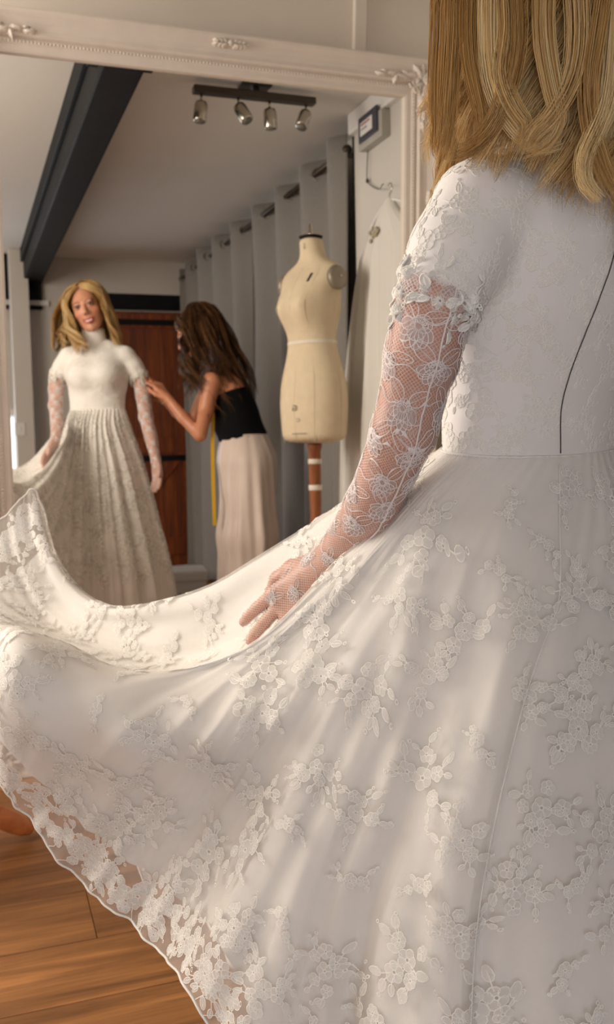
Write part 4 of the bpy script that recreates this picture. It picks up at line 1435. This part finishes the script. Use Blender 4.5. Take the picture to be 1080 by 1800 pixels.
class Lace:
    """strokes laid on cloth: a raised cord along each outline, a thin filling inside the petals"""
    def __init__(self):
        self.cv, self.cf, self.fv, self.ff = [], [], [], []
        self.nc = self.nf = 0
    def lay(self, strokes, mapper, w=.0013, h=.0011):
        Q, O, spans = [], [], []
        n0 = 0
        for P, closed, filled in strokes:
            T = (np.roll(P, -1, 0) - np.roll(P, 1, 0)) if closed else np.gradient(P, axis=0)
            T = T / (np.sqrt((T * T).sum(1))[:, None] + 1e-9)
            N = np.stack([-T[:, 1], T[:, 0]], 1) * (w / 2)
            n = len(P)
            Q += [P - N, P, P + N, P]
            O += [np.full(n, .0003), np.full(n, h), np.full(n, .0003), np.full(n, .0005)]
            spans.append((n0, n)); n0 += 4 * n
        X = mapper(np.concatenate(Q), np.concatenate(O))
        bad = np.isnan(X[:, 0])
        for (P, closed, filled), (a, n) in zip(strokes, spans):
            if bad[a:a + 4 * n].any(): continue
            o = self.nc
            self.cv.append(X[a:a + 3 * n]); self.nc += 3 * n
            i = np.arange(n if closed else n - 1); k = (i + 1) % n
            self.cf.append(np.concatenate([np.stack([o + i, o + k, o + n + k, o + n + i], 1), np.stack([o + n + i, o + n + k, o + 2 * n + k, o + 2 * n + i], 1)]))
            if filled:
                o = self.nf
                self.fv.append(X[a + 3 * n:a + 4 * n]); self.nf += n
                self.ff.append((o, o + 1, o + n - 1))
                lo, hi = 1, n - 1
                while hi - lo >= 2:
                    if hi - lo == 2:
                        self.ff.append((o + lo, o + lo + 1, o + hi)); break
                    self.ff.append((o + lo, o + lo + 1, o + hi - 1, o + hi))
                    lo += 1; hi -= 1
    def build(self, m_c, m_f, parent, nm='lace_applique'):
        c = np_mesh(nm, np.concatenate(self.cv), np.concatenate(self.cf), m_c, parent); c['kind'] = 'stuff'
        if self.ff:
            f = mesh_obj(nm + '_filling', np.concatenate(self.fv), self.ff, m_f, parent); f['kind'] = 'stuff'
def plane_mapper(bvh, p0, n0, ang, maxd=.012):
    n0 = np.array(n0); p0 = np.array(p0)
    t1 = np.cross(n0, [.1, .2, 1.0]); t1 /= np.linalg.norm(t1); t2 = np.cross(n0, t1)
    a = t1 * math.cos(ang) + t2 * math.sin(ang); b = -t1 * math.sin(ang) + t2 * math.cos(ang)
    def f(P, off):
        out = np.full((len(P), 3), np.nan)
        nv0 = Vector(n0)
        for m, (q, o) in enumerate(zip(p0 + P[:, :1] * a + P[:, 1:2] * b, off)):
            loc, nn, ix, d = bvh.find_nearest(Vector(q))
            if loc is None or d > maxd: continue
            dt = nn.dot(nv0)
            if dt < 0: nn = -nn
            if abs(dt) < .35: continue
            out[m] = loc + nn * o
        return out
    return f
def grid_mapper(G, N, i0, j0, ang):
    """draw in the cloth's own surface: metres along the weave -> grid coordinates"""
    nu, nv = G.shape[:2]
    p = G[i0, j0]
    du = (G[(i0 + 3) % nu, j0] - G[(i0 - 3) % nu, j0]) / 6.0
    dv = (G[i0, min(j0 + 2, nv - 1)] - G[i0, max(j0 - 2, 0)]) / (min(j0 + 2, nv - 1) - max(j0 - 2, 0))
    n = np.cross(du, dv); n /= np.linalg.norm(n) + 1e-12
    t1 = dv / np.linalg.norm(dv); t2 = np.cross(n, t1)
    a = t1 * math.cos(ang) + t2 * math.sin(ang); b = -t1 * math.sin(ang) + t2 * math.cos(ang)
    A = np.stack([du, dv], 1)
    inv = np.linalg.pinv(A)
    ma, mb_ = inv @ a, inv @ b
    def f(P, off):
        q = P[:, :1] * ma[None] + P[:, 1:2] * mb_[None]
        gi = i0 + q[:, 0]; gj = j0 + q[:, 1]
        bad = (gj < 1) | (gj > nv - 1.02) | (np.abs(q[:, 0]) > 60)
        gj = np.clip(gj, 1, nv - 1.02)
        k = np.floor(gi).astype(int); t = (gi - k)[:, None]
        m = np.floor(gj).astype(int); w = (gj - m)[:, None]
        def bil(X):
            return (X[k % nu, m] * (1 - t) * (1 - w) + X[(k + 1) % nu, m] * t * (1 - w) + X[k % nu, m + 1] * (1 - t) * w + X[(k + 1) % nu, m + 1] * t * w)
        on = bil(G)
        out = on + bil(N) * off[:, None]
        bad |= np.linalg.norm(on - p, axis=1) > 1.25 * np.sqrt((P * P).sum(1)) + .004
        out[bad] = np.nan
        return out
    return f
def scatter(Vx, Fx, n, mind, rg, accept):
    """spread points over a quad mesh, at least mind apart"""
    c = Vx[Fx].mean(1)
    nn = np.cross(Vx[Fx[:, 2]] - Vx[Fx[:, 0]], Vx[Fx[:, 3]] - Vx[Fx[:, 1]])
    ar = np.linalg.norm(nn, axis=1); nn /= (ar[:, None] + 1e-12)
    gen = np.random.default_rng(rg)
    order = gen.choice(len(c), size=min(len(c), 12000), replace=False, p=ar / ar.sum())
    out = []
    pts = np.zeros((0, 3))
    for i in order:
        if not accept(c[i], nn[i]): continue
        if len(pts) and (np.linalg.norm(pts - c[i], axis=1) < mind).any(): continue
        out.append((c[i], nn[i])); pts = np.vstack([pts, c[i]])
        if len(out) >= n: break
    return out
rg = random.Random(11)
fixn = lambda p, n: n if (n @ (p - np.array([.60, 1.02, .75]))) > 0 else -n
# skirt sprays: dense over the back and wing, a border along the hem
LS = Lace()
taken = np.zeros((0, 3))
gen = np.random.default_rng(3)
area = np.linalg.norm(np.cross(np.roll(G1, -1, 0) - G1, np.gradient(G1, axis=1)), axis=2)
area[:, :3] = 0; area[:, -2:] = 0
for idx in gen.choice(NU * NV, size=9000, replace=False, p=(area / area.sum()).ravel()):
    i, j = divmod(int(idx), NV)
    p = G1[i, j]
    if p[2] < (.36 if i > 9.5 * SUB or i < 3 * SUB else .10) or p[2] > 1.10: continue
    if p[0] > .84 and p[1] < 1.0: continue
    if len(taken) and (np.linalg.norm(taken - p, axis=1) < .057).any(): continue
    taken = np.vstack([taken, p])
    fall = (gen.random() < .72) or j > NV * .8
    LS.lay(sprig(rg, (.54 + .22 * rg.random()) if fall else .42, rg.choice((5, 6, 7)) if fall else 3, rg.choice((12, 15)) if fall else 5), grid_mapper(G1, N1, i, j, rg.uniform(0, 6.28)), .0011, .0006)
    if len(taken) >= 430: break
for i in range(0, NU, 6):
    if G1[i, -4][2] > .3:
        LS.lay(sprig(rg, .62, 4, 9), grid_mapper(G1, N1, i, NV - 5, rg.uniform(0, 6.28)), .0011, .0006)
LS.build(M_cord, M_fill, skirt)
# bodice sprays
LB = Lace()
for p, n in scatter(np.asarray(VG, float), FGc, 150, .043, 5, lambda c, n: c[2] > 1.135 and c[2] < 1.445 and abs(n[2]) < .97):
    LB.lay(sprig(rg, .50 + .2 * rg.random(), rg.choice((4, 5, 6)), 9), plane_mapper(BV_bod, p, n, rg.uniform(0, 6.28)), .0011, .0010)
LB.build(M_cord, M_bfill, bod)
# sleeve hems: loose scalloped lace edge
for A in (LA, RA):
    a, b, c = np.array(A[0]), np.array(A[1]), np.array(A[2])
    h = a * .12 + b * .88
    ax = (c - b) / np.linalg.norm(c - b)
    u_ = np.cross(ax, [0, 0, 1.0]); u_ /= np.linalg.norm(u_); w_ = np.cross(ax, u_)
    LE = Lace()
    for k in range(15):
        an = 2 * PI * k / 15 + rg.uniform(-.1, .1)
        rad = u_ * math.cos(an) + w_ * math.sin(an)
        tan = -u_ * math.sin(an) + w_ * math.cos(an)
        base = h + ax * rg.uniform(.006, .016)
        def mp_(P, off, base=base, rad=rad, tan=tan, ph=rg.uniform(0, 6)):
            x, y = P[:, :1], P[:, 1:2]
            return base + tan * x + ax * y + rad * (.0425 + off[:, None] * 1.5 - 9 * x * x - .06 * np.maximum(0, y) + .003 * np.sin(260 * x + ph) + .002 * np.sin(300 * y + ph))
        LE.lay(sprig(rg, .62, 3, 7), mp_, .0014, .0014)
    LE.build(M_cord, M_bfill, bod, 'sleeve_hem_lace')

# ------------------------------------------------------------------ zip, waist seam
def on_surface(bvh, pts, off):
    out = []
    for p in pts:
        loc, nn, ix, d = bvh.find_nearest(Vector(p))
        q = Vector(p) - loc
        if nn.dot(Vector((-.45, -.85, 0))) < 0: nn = -nn
        out.append(loc + nn * off)
    return out
M_zip = simple('dark_zip_teeth', (74, 70, 66), 0.5)
zpts = catmull([(.612, .870, 1.132), (.606, .852, 1.192), (.616, .838, 1.257), (.624, .831, 1.291), (.632, .831, 1.325), (.638, .84, 1.37), (.642, .85, 1.41)], 60)
MB().tube(on_surface(BV_bod, zpts, .0014), .0007, 5).build('zip', M_zip, bod, True)
spts = [bl(.1345 * math.cos(a) , (.084 if math.sin(a) > 0 else .082) * math.sin(a), WZ) for a in np.linspace(0, 2 * PI, 90)]
MB().tube(on_surface(BV_bod, spts, .001), .0016, 5).build('waist_seam', M_bod, bod, True)
MB().tube(on_surface(BV_sk, catmull([(.608, .868, 1.122), (.577, .82, 1.0), (.535, .785, .935), (.49, .75, .85), (.455, .725, .76), (.42, .68, .60)], 60), .001), .0006, 5).build('back_seam', M_bod, skirt, True)

# ------------------------------------------------------------------ lace gloves
def centreline(A, tip):
    return catmull([np.array(q, float) for q in A[1:]] + [np.array(tip, float)], 36)
def arm_param(Pq, CL, ref):
    seg = np.diff(CL, axis=0); L = np.linalg.norm(seg, axis=1); S0 = np.concatenate([[0], np.cumsum(L)])
    best = np.full(len(Pq), 1e9); v = np.zeros(len(Pq)); ang = np.zeros(len(Pq))
    for i in range(len(seg)):
        d = seg[i] / L[i]
        t = (Pq - CL[i]) @ d
        tc_ = np.clip(t, 0 if i > 0 else -.09, L[i] if i < len(seg) - 1 else 9)
        r = Pq - CL[i] - tc_[:, None] * d
        dist = np.linalg.norm(r, axis=1)
        e1 = ref - d * (ref @ d); e1 /= np.linalg.norm(e1); e2 = np.cross(d, e1)
        a = np.arctan2(r @ e2, r @ e1) % (2 * PI)
        m = dist < best
        best[m] = dist[m]; v[m] = (S0[i] + tc_)[m]; ang[m] = a[m]
    return best, v, ang
def net_material(name):
    k = NT(name)
    uv = k.n('ShaderNodeUVMap', uv_map='lace')
    sp = k.n('ShaderNodeSeparateXYZ'); k.l(uv.outputs[0], sp.inputs[0])
    def line(expr, cell, t):
        fr = k.math('FRACT', k.math('DIVIDE', expr, cell))
        return k.math('GREATER_THAN', k.math('ABSOLUTE', k.math('SUBTRACT', fr, .5)), .5 - t)
    a = line(k.math('ADD', sp.outputs[0], sp.outputs[1]), .0042, .105)
    b = line(k.math('SUBTRACT', sp.outputs[0], sp.outputs[1]), .0042, .105)
    nz = k.n('ShaderNodeTexNoise', i_Scale=60.0, i_Detail=2.0); k.l(uv.outputs[0], nz.inputs['Vector'])
    dense = k.math('MULTIPLY', k.math('SUBTRACT', nz.outputs['Fac'], .42, True), .9, True)
    f = k.math('MAXIMUM', k.math('MULTIPLY', k.math('MAXIMUM', a, b), .85), dense)
    f = k.math('ADD', k.math('MULTIPLY', f, .88), .03, True)
    k.b.inputs['Base Color'].default_value = lin((222, 204, 198))
    k.b.inputs['Roughness'].default_value = .8
    tp_ = k.n('ShaderNodeBsdfTransparent')
    mx = k.n('ShaderNodeMixShader')
    k.l(f, mx.inputs[0]); k.l(tp_.outputs[0], mx.inputs[1]); k.l(k.b.outputs[0], mx.inputs[2])
    k.l(mx.outputs[0], k.out.inputs['Surface'])
    return k.m
M_net = net_material('glove_net')
NB = normals_of(V, Fc)
UR = .034
def glove(A, tip, ref, seed, hn):
    CL = centreline(A, tip); ref = np.array(ref, float)
    dist, v, ang = arm_param(V, CL, ref)
    tors = np.abs((V[:, 0] - BO[0]) * ex[0] + (V[:, 1] - BO[1]) * ex[1])
    ok = (dist < np.where(v > .33, .075, .052)) & (v > -.030) & (tors > (.118 if v is not None else 0))
    fsel = ok[Fc].all(1)
    Fs = Fc[fsel]
    used = np.unique(Fs); rem = np.full(len(V), -1); rem[used] = np.arange(len(used))
    VV = V[used] + NB[used] * .0013
    FF = rem[Fs]
    o = np_mesh('lace_glove', VV, FF, M_net, bride)
    o['label'] = 'long fingered glove of white floral lace'
    uvl = o.data.uv_layers.new(name='lace')
    A_ = ang[used][FF]; Vv = v[used][FF]
    sp_ = A_.max(1) - A_.min(1)
    A_ = np.where((sp_ > PI)[:, None] & (A_ < PI), A_ + 2 * PI, A_)
    wr_ = np.array(A[-1], float); dh = np.array(tip, float) - wr_; dh /= np.linalg.norm(dh)
    nh = np.array(hn, float); nh -= dh * (nh @ dh); nh /= np.linalg.norm(nh); lh = np.cross(dh, nh)
    lat_ = ((V[used] - wr_) @ lh)[FF]; al_ = ((V[used] - wr_) @ dh)[FF]
    hand = (al_.min(1) > .004)[:, None]
    A_ = np.where(hand, lat_ / UR, A_); Vv = np.where(hand, al_, Vv)
    uvs = np.stack([A_ * UR, Vv], -1).reshape(-1, 2).astype(np.float32)
    uvl.data.foreach_set('uv', uvs.ravel())
    bv = bvh_of(VV, FF)
    seg = np.diff(CL, axis=0); L = np.linalg.norm(seg, axis=1); S0 = np.concatenate([[0], np.cumsum(L)])
    FR = []
    for i in range(len(seg)):
        d = seg[i] / L[i]; e1 = ref - d * (ref @ d); e1 /= np.linalg.norm(e1); FR.append((d, e1, np.cross(d, e1)))
    def at_uv(u, vq, extra=.0):
        i = int(min(max(np.searchsorted(S0, vq) - 1, 0), len(seg) - 1))
        d, e1, e2 = FR[i]
        a = u / UR
        r = .040 if vq < .30 else .030
        return CL[i] + d * (vq - S0[i]) + (e1 * math.cos(a) + e2 * math.sin(a)) * r
    def mapper(u0, v0, rot):
        ca, sa = math.cos(rot), math.sin(rot)
        def f(P, off):
            out = np.full((len(P), 3), np.nan)
            for m, ((x, y), o) in enumerate(zip(P, off)):
                q = Vector(at_uv(u0 + x * ca - y * sa, v0 + x * sa + y * ca))
                loc, nn, ix, d = bv.find_nearest(q)
                if loc is None or d > .04: continue
                if nn.dot(q - loc) < 0: nn = -nn
                out[m] = loc + nn * o
            return out
        return f
    LG = Lace()
    r2 = random.Random(seed)
    total = S0[-1]
    row = 0
    vq = -.012
    while vq < total - .045:
        for k in range(4):
            u0 = 2 * PI * UR * ((k + .5 * (row % 2)) / 4) + r2.uniform(-.006, .006)
            s = 1.0 if vq < .30 else .7
            stx = []
            a0 = r2.uniform(-.5, .5) + PI / 2
            for q in range(7):      # fan-shaped bloom
                an = a0 + (q - 3) * .42
                stx.append((petal((.003 * math.cos(an), .003 * math.sin(an)), an, .0185 - .0012 * abs(q - 3), .0052, 8, .2), True, q % 2 == 0))
            for q in range(5):      # little eyelets under it
                an = a0 + PI + (q - 2) * .55
                stx.append((circ((.006 * math.cos(an), .006 * math.sin(an)), .0026, 7), True, False))
            for q in (-1, 1):       # long net leaves
                stx.append((petal((.004 * q, -.006), a0 + PI + q * .9, .024, .0062, 8, .3), True, False))
                stx.append((np.array([[.004 * q, -.006], [.004 * q + .020 * math.cos(a0 + PI + q * .9), -.006 + .020 * math.sin(a0 + PI + q * .9)]]), False, False))
                stx.append((petal((.010 * q, .004), a0 + q * 1.9, .017, .0065, 8, .1), True, q > 0))
            stx = [(P * s * 1.02, c_, f_) for P, c_, f_ in stx]
            LG.lay(stx, mapper(u0, vq + r2.uniform(-.004, .004), r2.uniform(-.25, .25)), .0010, .0009)
        vq += .040; row += 1
    # wavy cords
    for k in range(9):
        v0 = .02 + k * .045
        if v0 > total - .10: break
        P = np.stack([np.linspace(0, 2 * PI * UR, 46), v0 + .004 * np.sin(np.linspace(0, 40, 46)) + .010 * np.sin(np.linspace(0, 9, 46) + k)], 1)
        LG.lay([(P, False, False)], mapper(0, 0, 0), .0010, .0009)
    LG.build(M_gcord, M_gfill, o, 'glove_lace')
    sp2 = [at_uv(0.0, q) for q in np.linspace(-.015, S0[-1] - .165, 90)]
    pts = []
    for q in sp2:
        loc, nn, ix, d = bv.find_nearest(Vector(q)); pts.append(Vector(loc) + (Vector(q) - loc).normalized() * .0008)
    MB().tube([p + Vector((rg.uniform(-1, 1), 0, rg.uniform(-1, 1))) * .0004 for p in pts], .0011, 6).build('glove_seam', M_gcord, o, True)
glove(LA, L_TIP, (-.02, -.88, .085), 21, (-.50, -.75, .45))
glove(RA, R_TIP, (.7, -.6, 0), 22, (.80, -.45, .10))

# ------------------------------------------------------------------ blonde hair
M_hair = hair_material('blonde_hair', (208, 164, 102), (250, 226, 174), (124, 82, 40))
H = Hair(HC, HM, [-128, -95, -60, -30, 0, 30, 45, 60, 75, 90, 100, 108, 128],
         [(.705, 1.000, 1.440), (.735, .935, 1.425), (.712, .825, 1.372), (.650, .792, 1.368), (.590, .798, 1.380), (.548, .818, 1.388), (.524, .832, 1.394), (.502, .846, 1.402), (.484, .868, 1.422), (.472, .908, 1.448), (.495, .955, 1.450), (.545, 1.010, 1.390), (.575, 1.050, 1.380)], (.612, .915), 5)
for k in range(165):
    az = -126 + 252 * (k + H.g.random()) / 165
    front = abs(az) > 88
    P, rad, lat = H.guide(az, H.g.random(), H.g.uniform(-.026, .026), .018 if front else .015, .034 if front else .022, .012 if front else .004, vol=.42, freq=13 if front else 9, inw=.35 if front else -.25)
    H.fill(P, rad, lat, 28, .0120, .00060)
for k in range(44):      # fuller fall over the left of her back
    P, rad, lat = H.guide(H.g.uniform(12, 92), H.g.uniform(0, .8), H.g.uniform(-.015, .02), .014, .018, .002, vol=.38, freq=9, inw=-.25)
    H.fill(P, rad, lat, 28, .0120, .00058)
for k in range(34):      # locks swept back from the hairline, framing the face
    sd = 1 if k % 2 else -1
    az = sd * H.g.uniform(100, 127)
    P, rad, lat = H.guide(az, H.g.uniform(.4, 1), H.g.uniform(-.02, .02), .018, .036, .012, vol=.36, freq=12, root=(sd * H.g.uniform(150, 178), H.g.uniform(34, 50)))
    H.fill(P, rad, lat, 30, .0100, .00055)
for pts in ([(.60, .84, 1.53), (.602, .812, 1.46), (.606, .800, 1.41), (.615, .795, 1.375), (.626, .794, 1.362), (.64, .80, 1.366)],
            [(.63, .83, 1.55), (.635, .81, 1.47), (.626, .800, 1.42), (.618, .793, 1.385), (.617, .790, 1.35), (.626, .79, 1.325), (.64, .795, 1.328)],
            [(.645, .83, 1.56), (.648, .81, 1.48), (.642, .802, 1.42), (.638, .798, 1.39), (.648, .80, 1.36)]):
    H.stray(pts, 70, .0085, .0005, (-.4, -.9, .1))
for pts in (
        [(0.477, 0.834, 1.586), (0.470, 0.824, 1.534), (0.473, 0.818, 1.484), (0.490, 0.812, 1.449), (0.516, 0.803, 1.427), (0.539, 0.800, 1.432)],
        [(0.457, 0.864, 1.594), (0.448, 0.853, 1.530), (0.445, 0.850, 1.479), (0.443, 0.849, 1.442), (0.437, 0.850, 1.416)],
        [(0.491, 0.821, 1.584), (0.489, 0.808, 1.522), (0.483, 0.807, 1.478), (0.473, 0.815, 1.443), (0.459, 0.830, 1.425), (0.445, 0.845, 1.418)],
        [(0.515, 0.806, 1.582), (0.509, 0.794, 1.521), (0.515, 0.786, 1.476), (0.522, 0.783, 1.449), (0.515, 0.790, 1.427), (0.497, 0.804, 1.418)],
        [(0.560, 0.784, 1.581), (0.550, 0.775, 1.520), (0.542, 0.769, 1.475), (0.545, 0.764, 1.435), (0.554, 0.756, 1.401), (0.569, 0.750, 1.375)],
        [(0.536, 0.793, 1.581), (0.535, 0.780, 1.520), (0.529, 0.778, 1.480), (0.514, 0.784, 1.449), (0.502, 0.792, 1.435), (0.498, 0.797, 1.422)],
        [(0.466, 0.846, 1.589), (0.458, 0.836, 1.526), (0.461, 0.829, 1.486), (0.469, 0.825, 1.453), (0.466, 0.827, 1.427), (0.457, 0.835, 1.416)],
        [(0.575, 0.784, 1.583), (0.566, 0.769, 1.511), (0.556, 0.761, 1.455), (0.538, 0.762, 1.415), (0.538, 0.760, 1.390), (0.553, 0.753, 1.373)],
        [(0.483, 0.826, 1.584), (0.482, 0.814, 1.528), (0.476, 0.811, 1.488), (0.487, 0.806, 1.458), (0.500, 0.802, 1.441), (0.492, 0.806, 1.420)],
        [(0.450, 0.876, 1.587), (0.443, 0.869, 1.534), (0.439, 0.864, 1.487), (0.439, 0.859, 1.450), (0.437, 0.856, 1.421)],
        ):      # broad smooth locks over the back of the head, curling in at the shoulder
    q0 = HM @ (np.array(pts[0]) - HC) - H.sc
    az0 = math.degrees(math.atan2(-q0[0], -q0[1]))
    up_ = [H.scalp(az0 * .5, R(14), 1.05), H.scalp(az0 * .8, R(38), 1.13), H.scalp(az0 * .95, R(62), 1.26)]
    H.stray(up_ + list(pts), 85, .0125, .00055, (-.5, -.85, .1))
hr = hair_mesh('hair', H.strands, M_hair, bride)
hr['label'] = 'loose wavy shoulder-length blonde hair'
H.cap(hr, M_hair, 140, 100)
# ================================================================== THE SEAMSTRESS
SK2 = np.array(lin((196, 132, 98))[:3])
SN = np.array([1.178, 1.125, 1.315])
H2C, H2M = head_frame((1.092, 1.085, 1.492), (-.30, .95, .06), (-.84, -.26, -.46))
rA = [(1.118, 1.245, 1.245), (1.090, 1.235, 1.12), (1.068, 1.190, .998), (1.000, 1.135, 1.085), (.940, 1.088, 1.178)]
lA = [(1.185, .975, 1.262), (1.140, .940, 1.16), (1.085, .935, 1.06), (1.01, .960, 1.115), (.948, .985, 1.175)]
ra = [.043, .036, .030, .028, .021]
FS = Field((.82, .82, .80), (1.50, 1.38, 1.66), .0044)
add_head(FS, H2C, H2M)
gh2 = lambda x, y, z: H2C + H2M.T @ np.array([x, y, z], float)
FS.cap(gh2(0, -.03, -.06), SN, .046, .050, .02)
hip = np.array([1.285, 1.165, .93])
FS.chain([hip, hip * .55 + SN * .45 + np.array([.012, 0, 0]), hip * .2 + SN * .8 + np.array([.005, 0, -.02])], [.092, .090, .092], .05)
for s, A in ((1, rA), (-1, lA)):
    FS.cap(A[0], SN + np.array([.02, 0, -.045]), .040, .052, .04)
    FS.cap(hip * .3 + SN * .7 + np.array([0, s * .055, 0]), hip * .65 + SN * .35 + np.array([0, s * .045, 0]), .080, .070, .05)
    FS.chain(A, ra, .012)
hand_prims(FS, rA[-1], (.878, 1.030, 1.272), (.30, .65, .65), 1, 2.0, 1.0)
hand_prims(FS, lA[-1], (.885, 1.000, 1.245), (.25, -.7, .6), -1, 2.0, 1.0)
VS, FSc = FS.mesh(2)
VS = VS.astype(float)
col2 = face_colors(VS, H2C, H2M, SK2, lin((150, 74, 66))[:3], lin((60, 40, 28))[:3])
FL = Field((1.05, .95, -.01), (1.48, 1.42, .98), .010)
for s in (-1, 1):
    b0 = np.array([1.285 + .01 * s, 1.175 + s * .075, 0])
    FL.chain([b0 + [0, 0, .80], b0 + [-.01, 0, .5], b0 + [0, 0, .09]], [.065, .05, .035], .02)
    FL.chain([b0 + [.03, 0, .035], b0 + [-.12, -.03, .028]], [.030, .026], .02)
VL, FLc = FL.mesh(1)
seam = np_mesh('person', np.vstack([VS, VL]), np.vstack([FSc, FLc + len(VS)]), M_skin)
set_color(seam.data, np.vstack([col2, np.tile(SK2, (len(VL), 1))]))
tag(seam, 'brown-haired seamstress in black strapless top bending to adjust the bride\'s sleeve', 'person')
eyes_and_teeth(H2C, H2M, seam, (70, 48, 32))
# black strapless top
M_black = simple('black_jersey', (14, 14, 15), 0.9, var=0.15, bump=0.3, bscale=300, spec=0.15)
FT = Field((1.02, .88, .90), (1.48, 1.38, 1.32), .006)
FT.chain([hip + [0, 0, .05], hip * .55 + SN * .45 + np.array([.012, 0, 0]), hip * .2 + SN * .8 + np.array([.005, 0, -.02])], [.118, .104, .102], .05)
for s, A in ((1, rA), (-1, lA)):
    FT.cap(hip * .3 + SN * .7 + np.array([0, s * .055, 0]), hip * .65 + SN * .35 + np.array([0, s * .045, 0]), .088, .078, .05)
axs = (SN - hip) / np.linalg.norm(SN - hip)
XX, YY, ZZ = np.meshgrid(*FT.ax, indexing='ij', sparse=True)
tt_ = (XX - hip[0]) * axs[0] + (YY - hip[1]) * axs[1] + (ZZ - hip[2]) * axs[2]
FT.d = np.maximum(FT.d, np.maximum(-.02 - tt_, tt_ - .275)).astype(np.float32)
VT, FTc = FT.mesh(2)
top = np_mesh('strapless_top', VT, FTc, M_black, seam)
# wide silky trousers
M_trs = cloth('blush_satin', (214, 196, 184), 1.0, 0.0, rough=0.42, bump=0.05, bscale=200, sheen=0.3)
FP = Field((1.02, .88, 0.0), (1.58, 1.46, 1.03), .009)
FP.chain([hip + [.0, 0, .065], hip + [.012, .01, -.05], hip + [.02, .01, -.16]], [.110, .132, .132], .05)
for s in (-1, 1):
    b0 = np.array([1.290, 1.178 + s * .060, 0])
    FP.chain([b0 + [.012, 0, .84], b0 + [0, s * .02, .5], b0 + [-.005, s * .03, .04]], [.108, .118, .128], .04)
FP.d = np.maximum(FP.d, np.maximum(.022 - FP.ax[2], FP.ax[2] - .995)[None, None, :]).astype(np.float32)
VP, FPc = FP.mesh(2)
VP = VP.astype(float)
NP_ = normals_of(VP, FPc)
an = np.arctan2(VP[:, 1] - 1.178, VP[:, 0] - 1.29)
amp = .0085 * np.clip((.98 - VP[:, 2]) / .4, .15, 1)
VP += NP_ * (amp * (np.sin(an * 13 + 2.0 * VP[:, 2]) + .5 * np.sin(an * 22 + 1 - 1.5 * VP[:, 2])))[:, None]
trs = np_mesh('wide_trousers', VP, FPc, M_trs, seam)
MB().tube([hip + np.array([.112 * math.cos(a), .112 * math.sin(a), .062]) for a in np.linspace(0, 2 * PI, 50)], .008, 6).build('waistband', M_trs, trs, True)
# watch on the far wrist
w0 = Vector(lA[-1]); wd = (Vector(lA[-1]) - Vector(lA[-2])).normalized()
u0 = wd.orthogonal().normalized(); v0 = wd.cross(u0)
MB().tube([w0 + (u0 * math.cos(a) + v0 * math.sin(a)) * .0245 for a in np.linspace(0, 2 * PI, 24)], .0035, 6).build('bracelet', M_gold, seam, True)
# long wavy brown hair
M_brown = hair_material('brown_hair', (74, 50, 34), (124, 88, 58), (34, 24, 18))
H2 = Hair(H2C, H2M, [-135, -100, -70, -35, 0, 35, 70, 100, 135],
          [(1.035, 1.215, 1.215), (1.08, 1.255, 1.13), (1.17, 1.270, 1.075), (1.285, 1.235, 1.06), (1.345, 1.15, 1.10), (1.31, 1.06, 1.15), (1.20, .99, 1.2), (1.10, .985, 1.2), (1.045, 1.02, 1.22)], (1.17, 1.12), 9)
for k in range(95):
    az = -135 + 270 * (k + H2.g.random()) / 95
    P, rad, lat = H2.guide(az, H2.g.random(), H2.g.uniform(-.04, .08), .030, .040, .030, freq=16)
    H2.fill(P, rad, lat, 16, .015, .0012, .004)
for k in range(20):
    sd = 1 if k % 2 else -1
    P, rad, lat = H2.guide(sd * H2.g.uniform(100, 134), H2.g.uniform(.4, 1), H2.g.uniform(-.03, .05), .03, .04, .02, freq=16, root=(sd * H2.g.uniform(150, 178), H2.g.uniform(34, 50)))
    H2.fill(P, rad, lat, 16, .012, .0012, .004)
hr2 = hair_mesh('hair', H2.strands, M_brown, seam)
hr2['label'] = 'long wavy dark brown hair'
H2.cap(hr2, M_brown, 140, 100)
# tape measure hanging from her neck
M_yel = simple('yellow_tape', (214, 168, 30), 0.5, var=0.04)
tpth = catmull([(1.20, 1.02, 1.18), (1.17, 1.02, 1.29), (1.235, 1.08, 1.375), (1.235, 1.17, 1.375), (1.165, 1.225, 1.315), (1.135, 1.215, 1.22), (1.128, 1.200, 1.05), (1.126, 1.185, .85), (1.128, 1.178, .565)], 80)
vv2, ff2 = [], []
for i, p in enumerate(tpth):
    t = tpth[min(i + 1, 79)] - tpth[max(i - 1, 0)]
    t /= np.linalg.norm(t)
    rad = np.array([p[0] - 1.2, p[1] - 1.12, 0.0]); rad /= np.linalg.norm(rad)
    wv = np.cross(t, rad); wv /= (np.linalg.norm(wv) + 1e-9)
    if i > 40: wv = np.array([.97, .2, 0])
    rad = np.cross(wv, t)
    vv2 += [p - wv * .0085, p + wv * .0085, p + wv * .0085 + rad * .0008, p - wv * .0085 + rad * .0008]
for i in range(79):
    for k in range(4):
        a, b = i * 4 + k, i * 4 + (k + 1) % 4
        ff2.append((a, b, b + 4, a + 4))
tape = mesh_obj('tape_measure', vv2, ff2, M_yel, None, False)
tag(tape, 'yellow tape measure hanging from the seamstress\'s neck', 'tape measure')
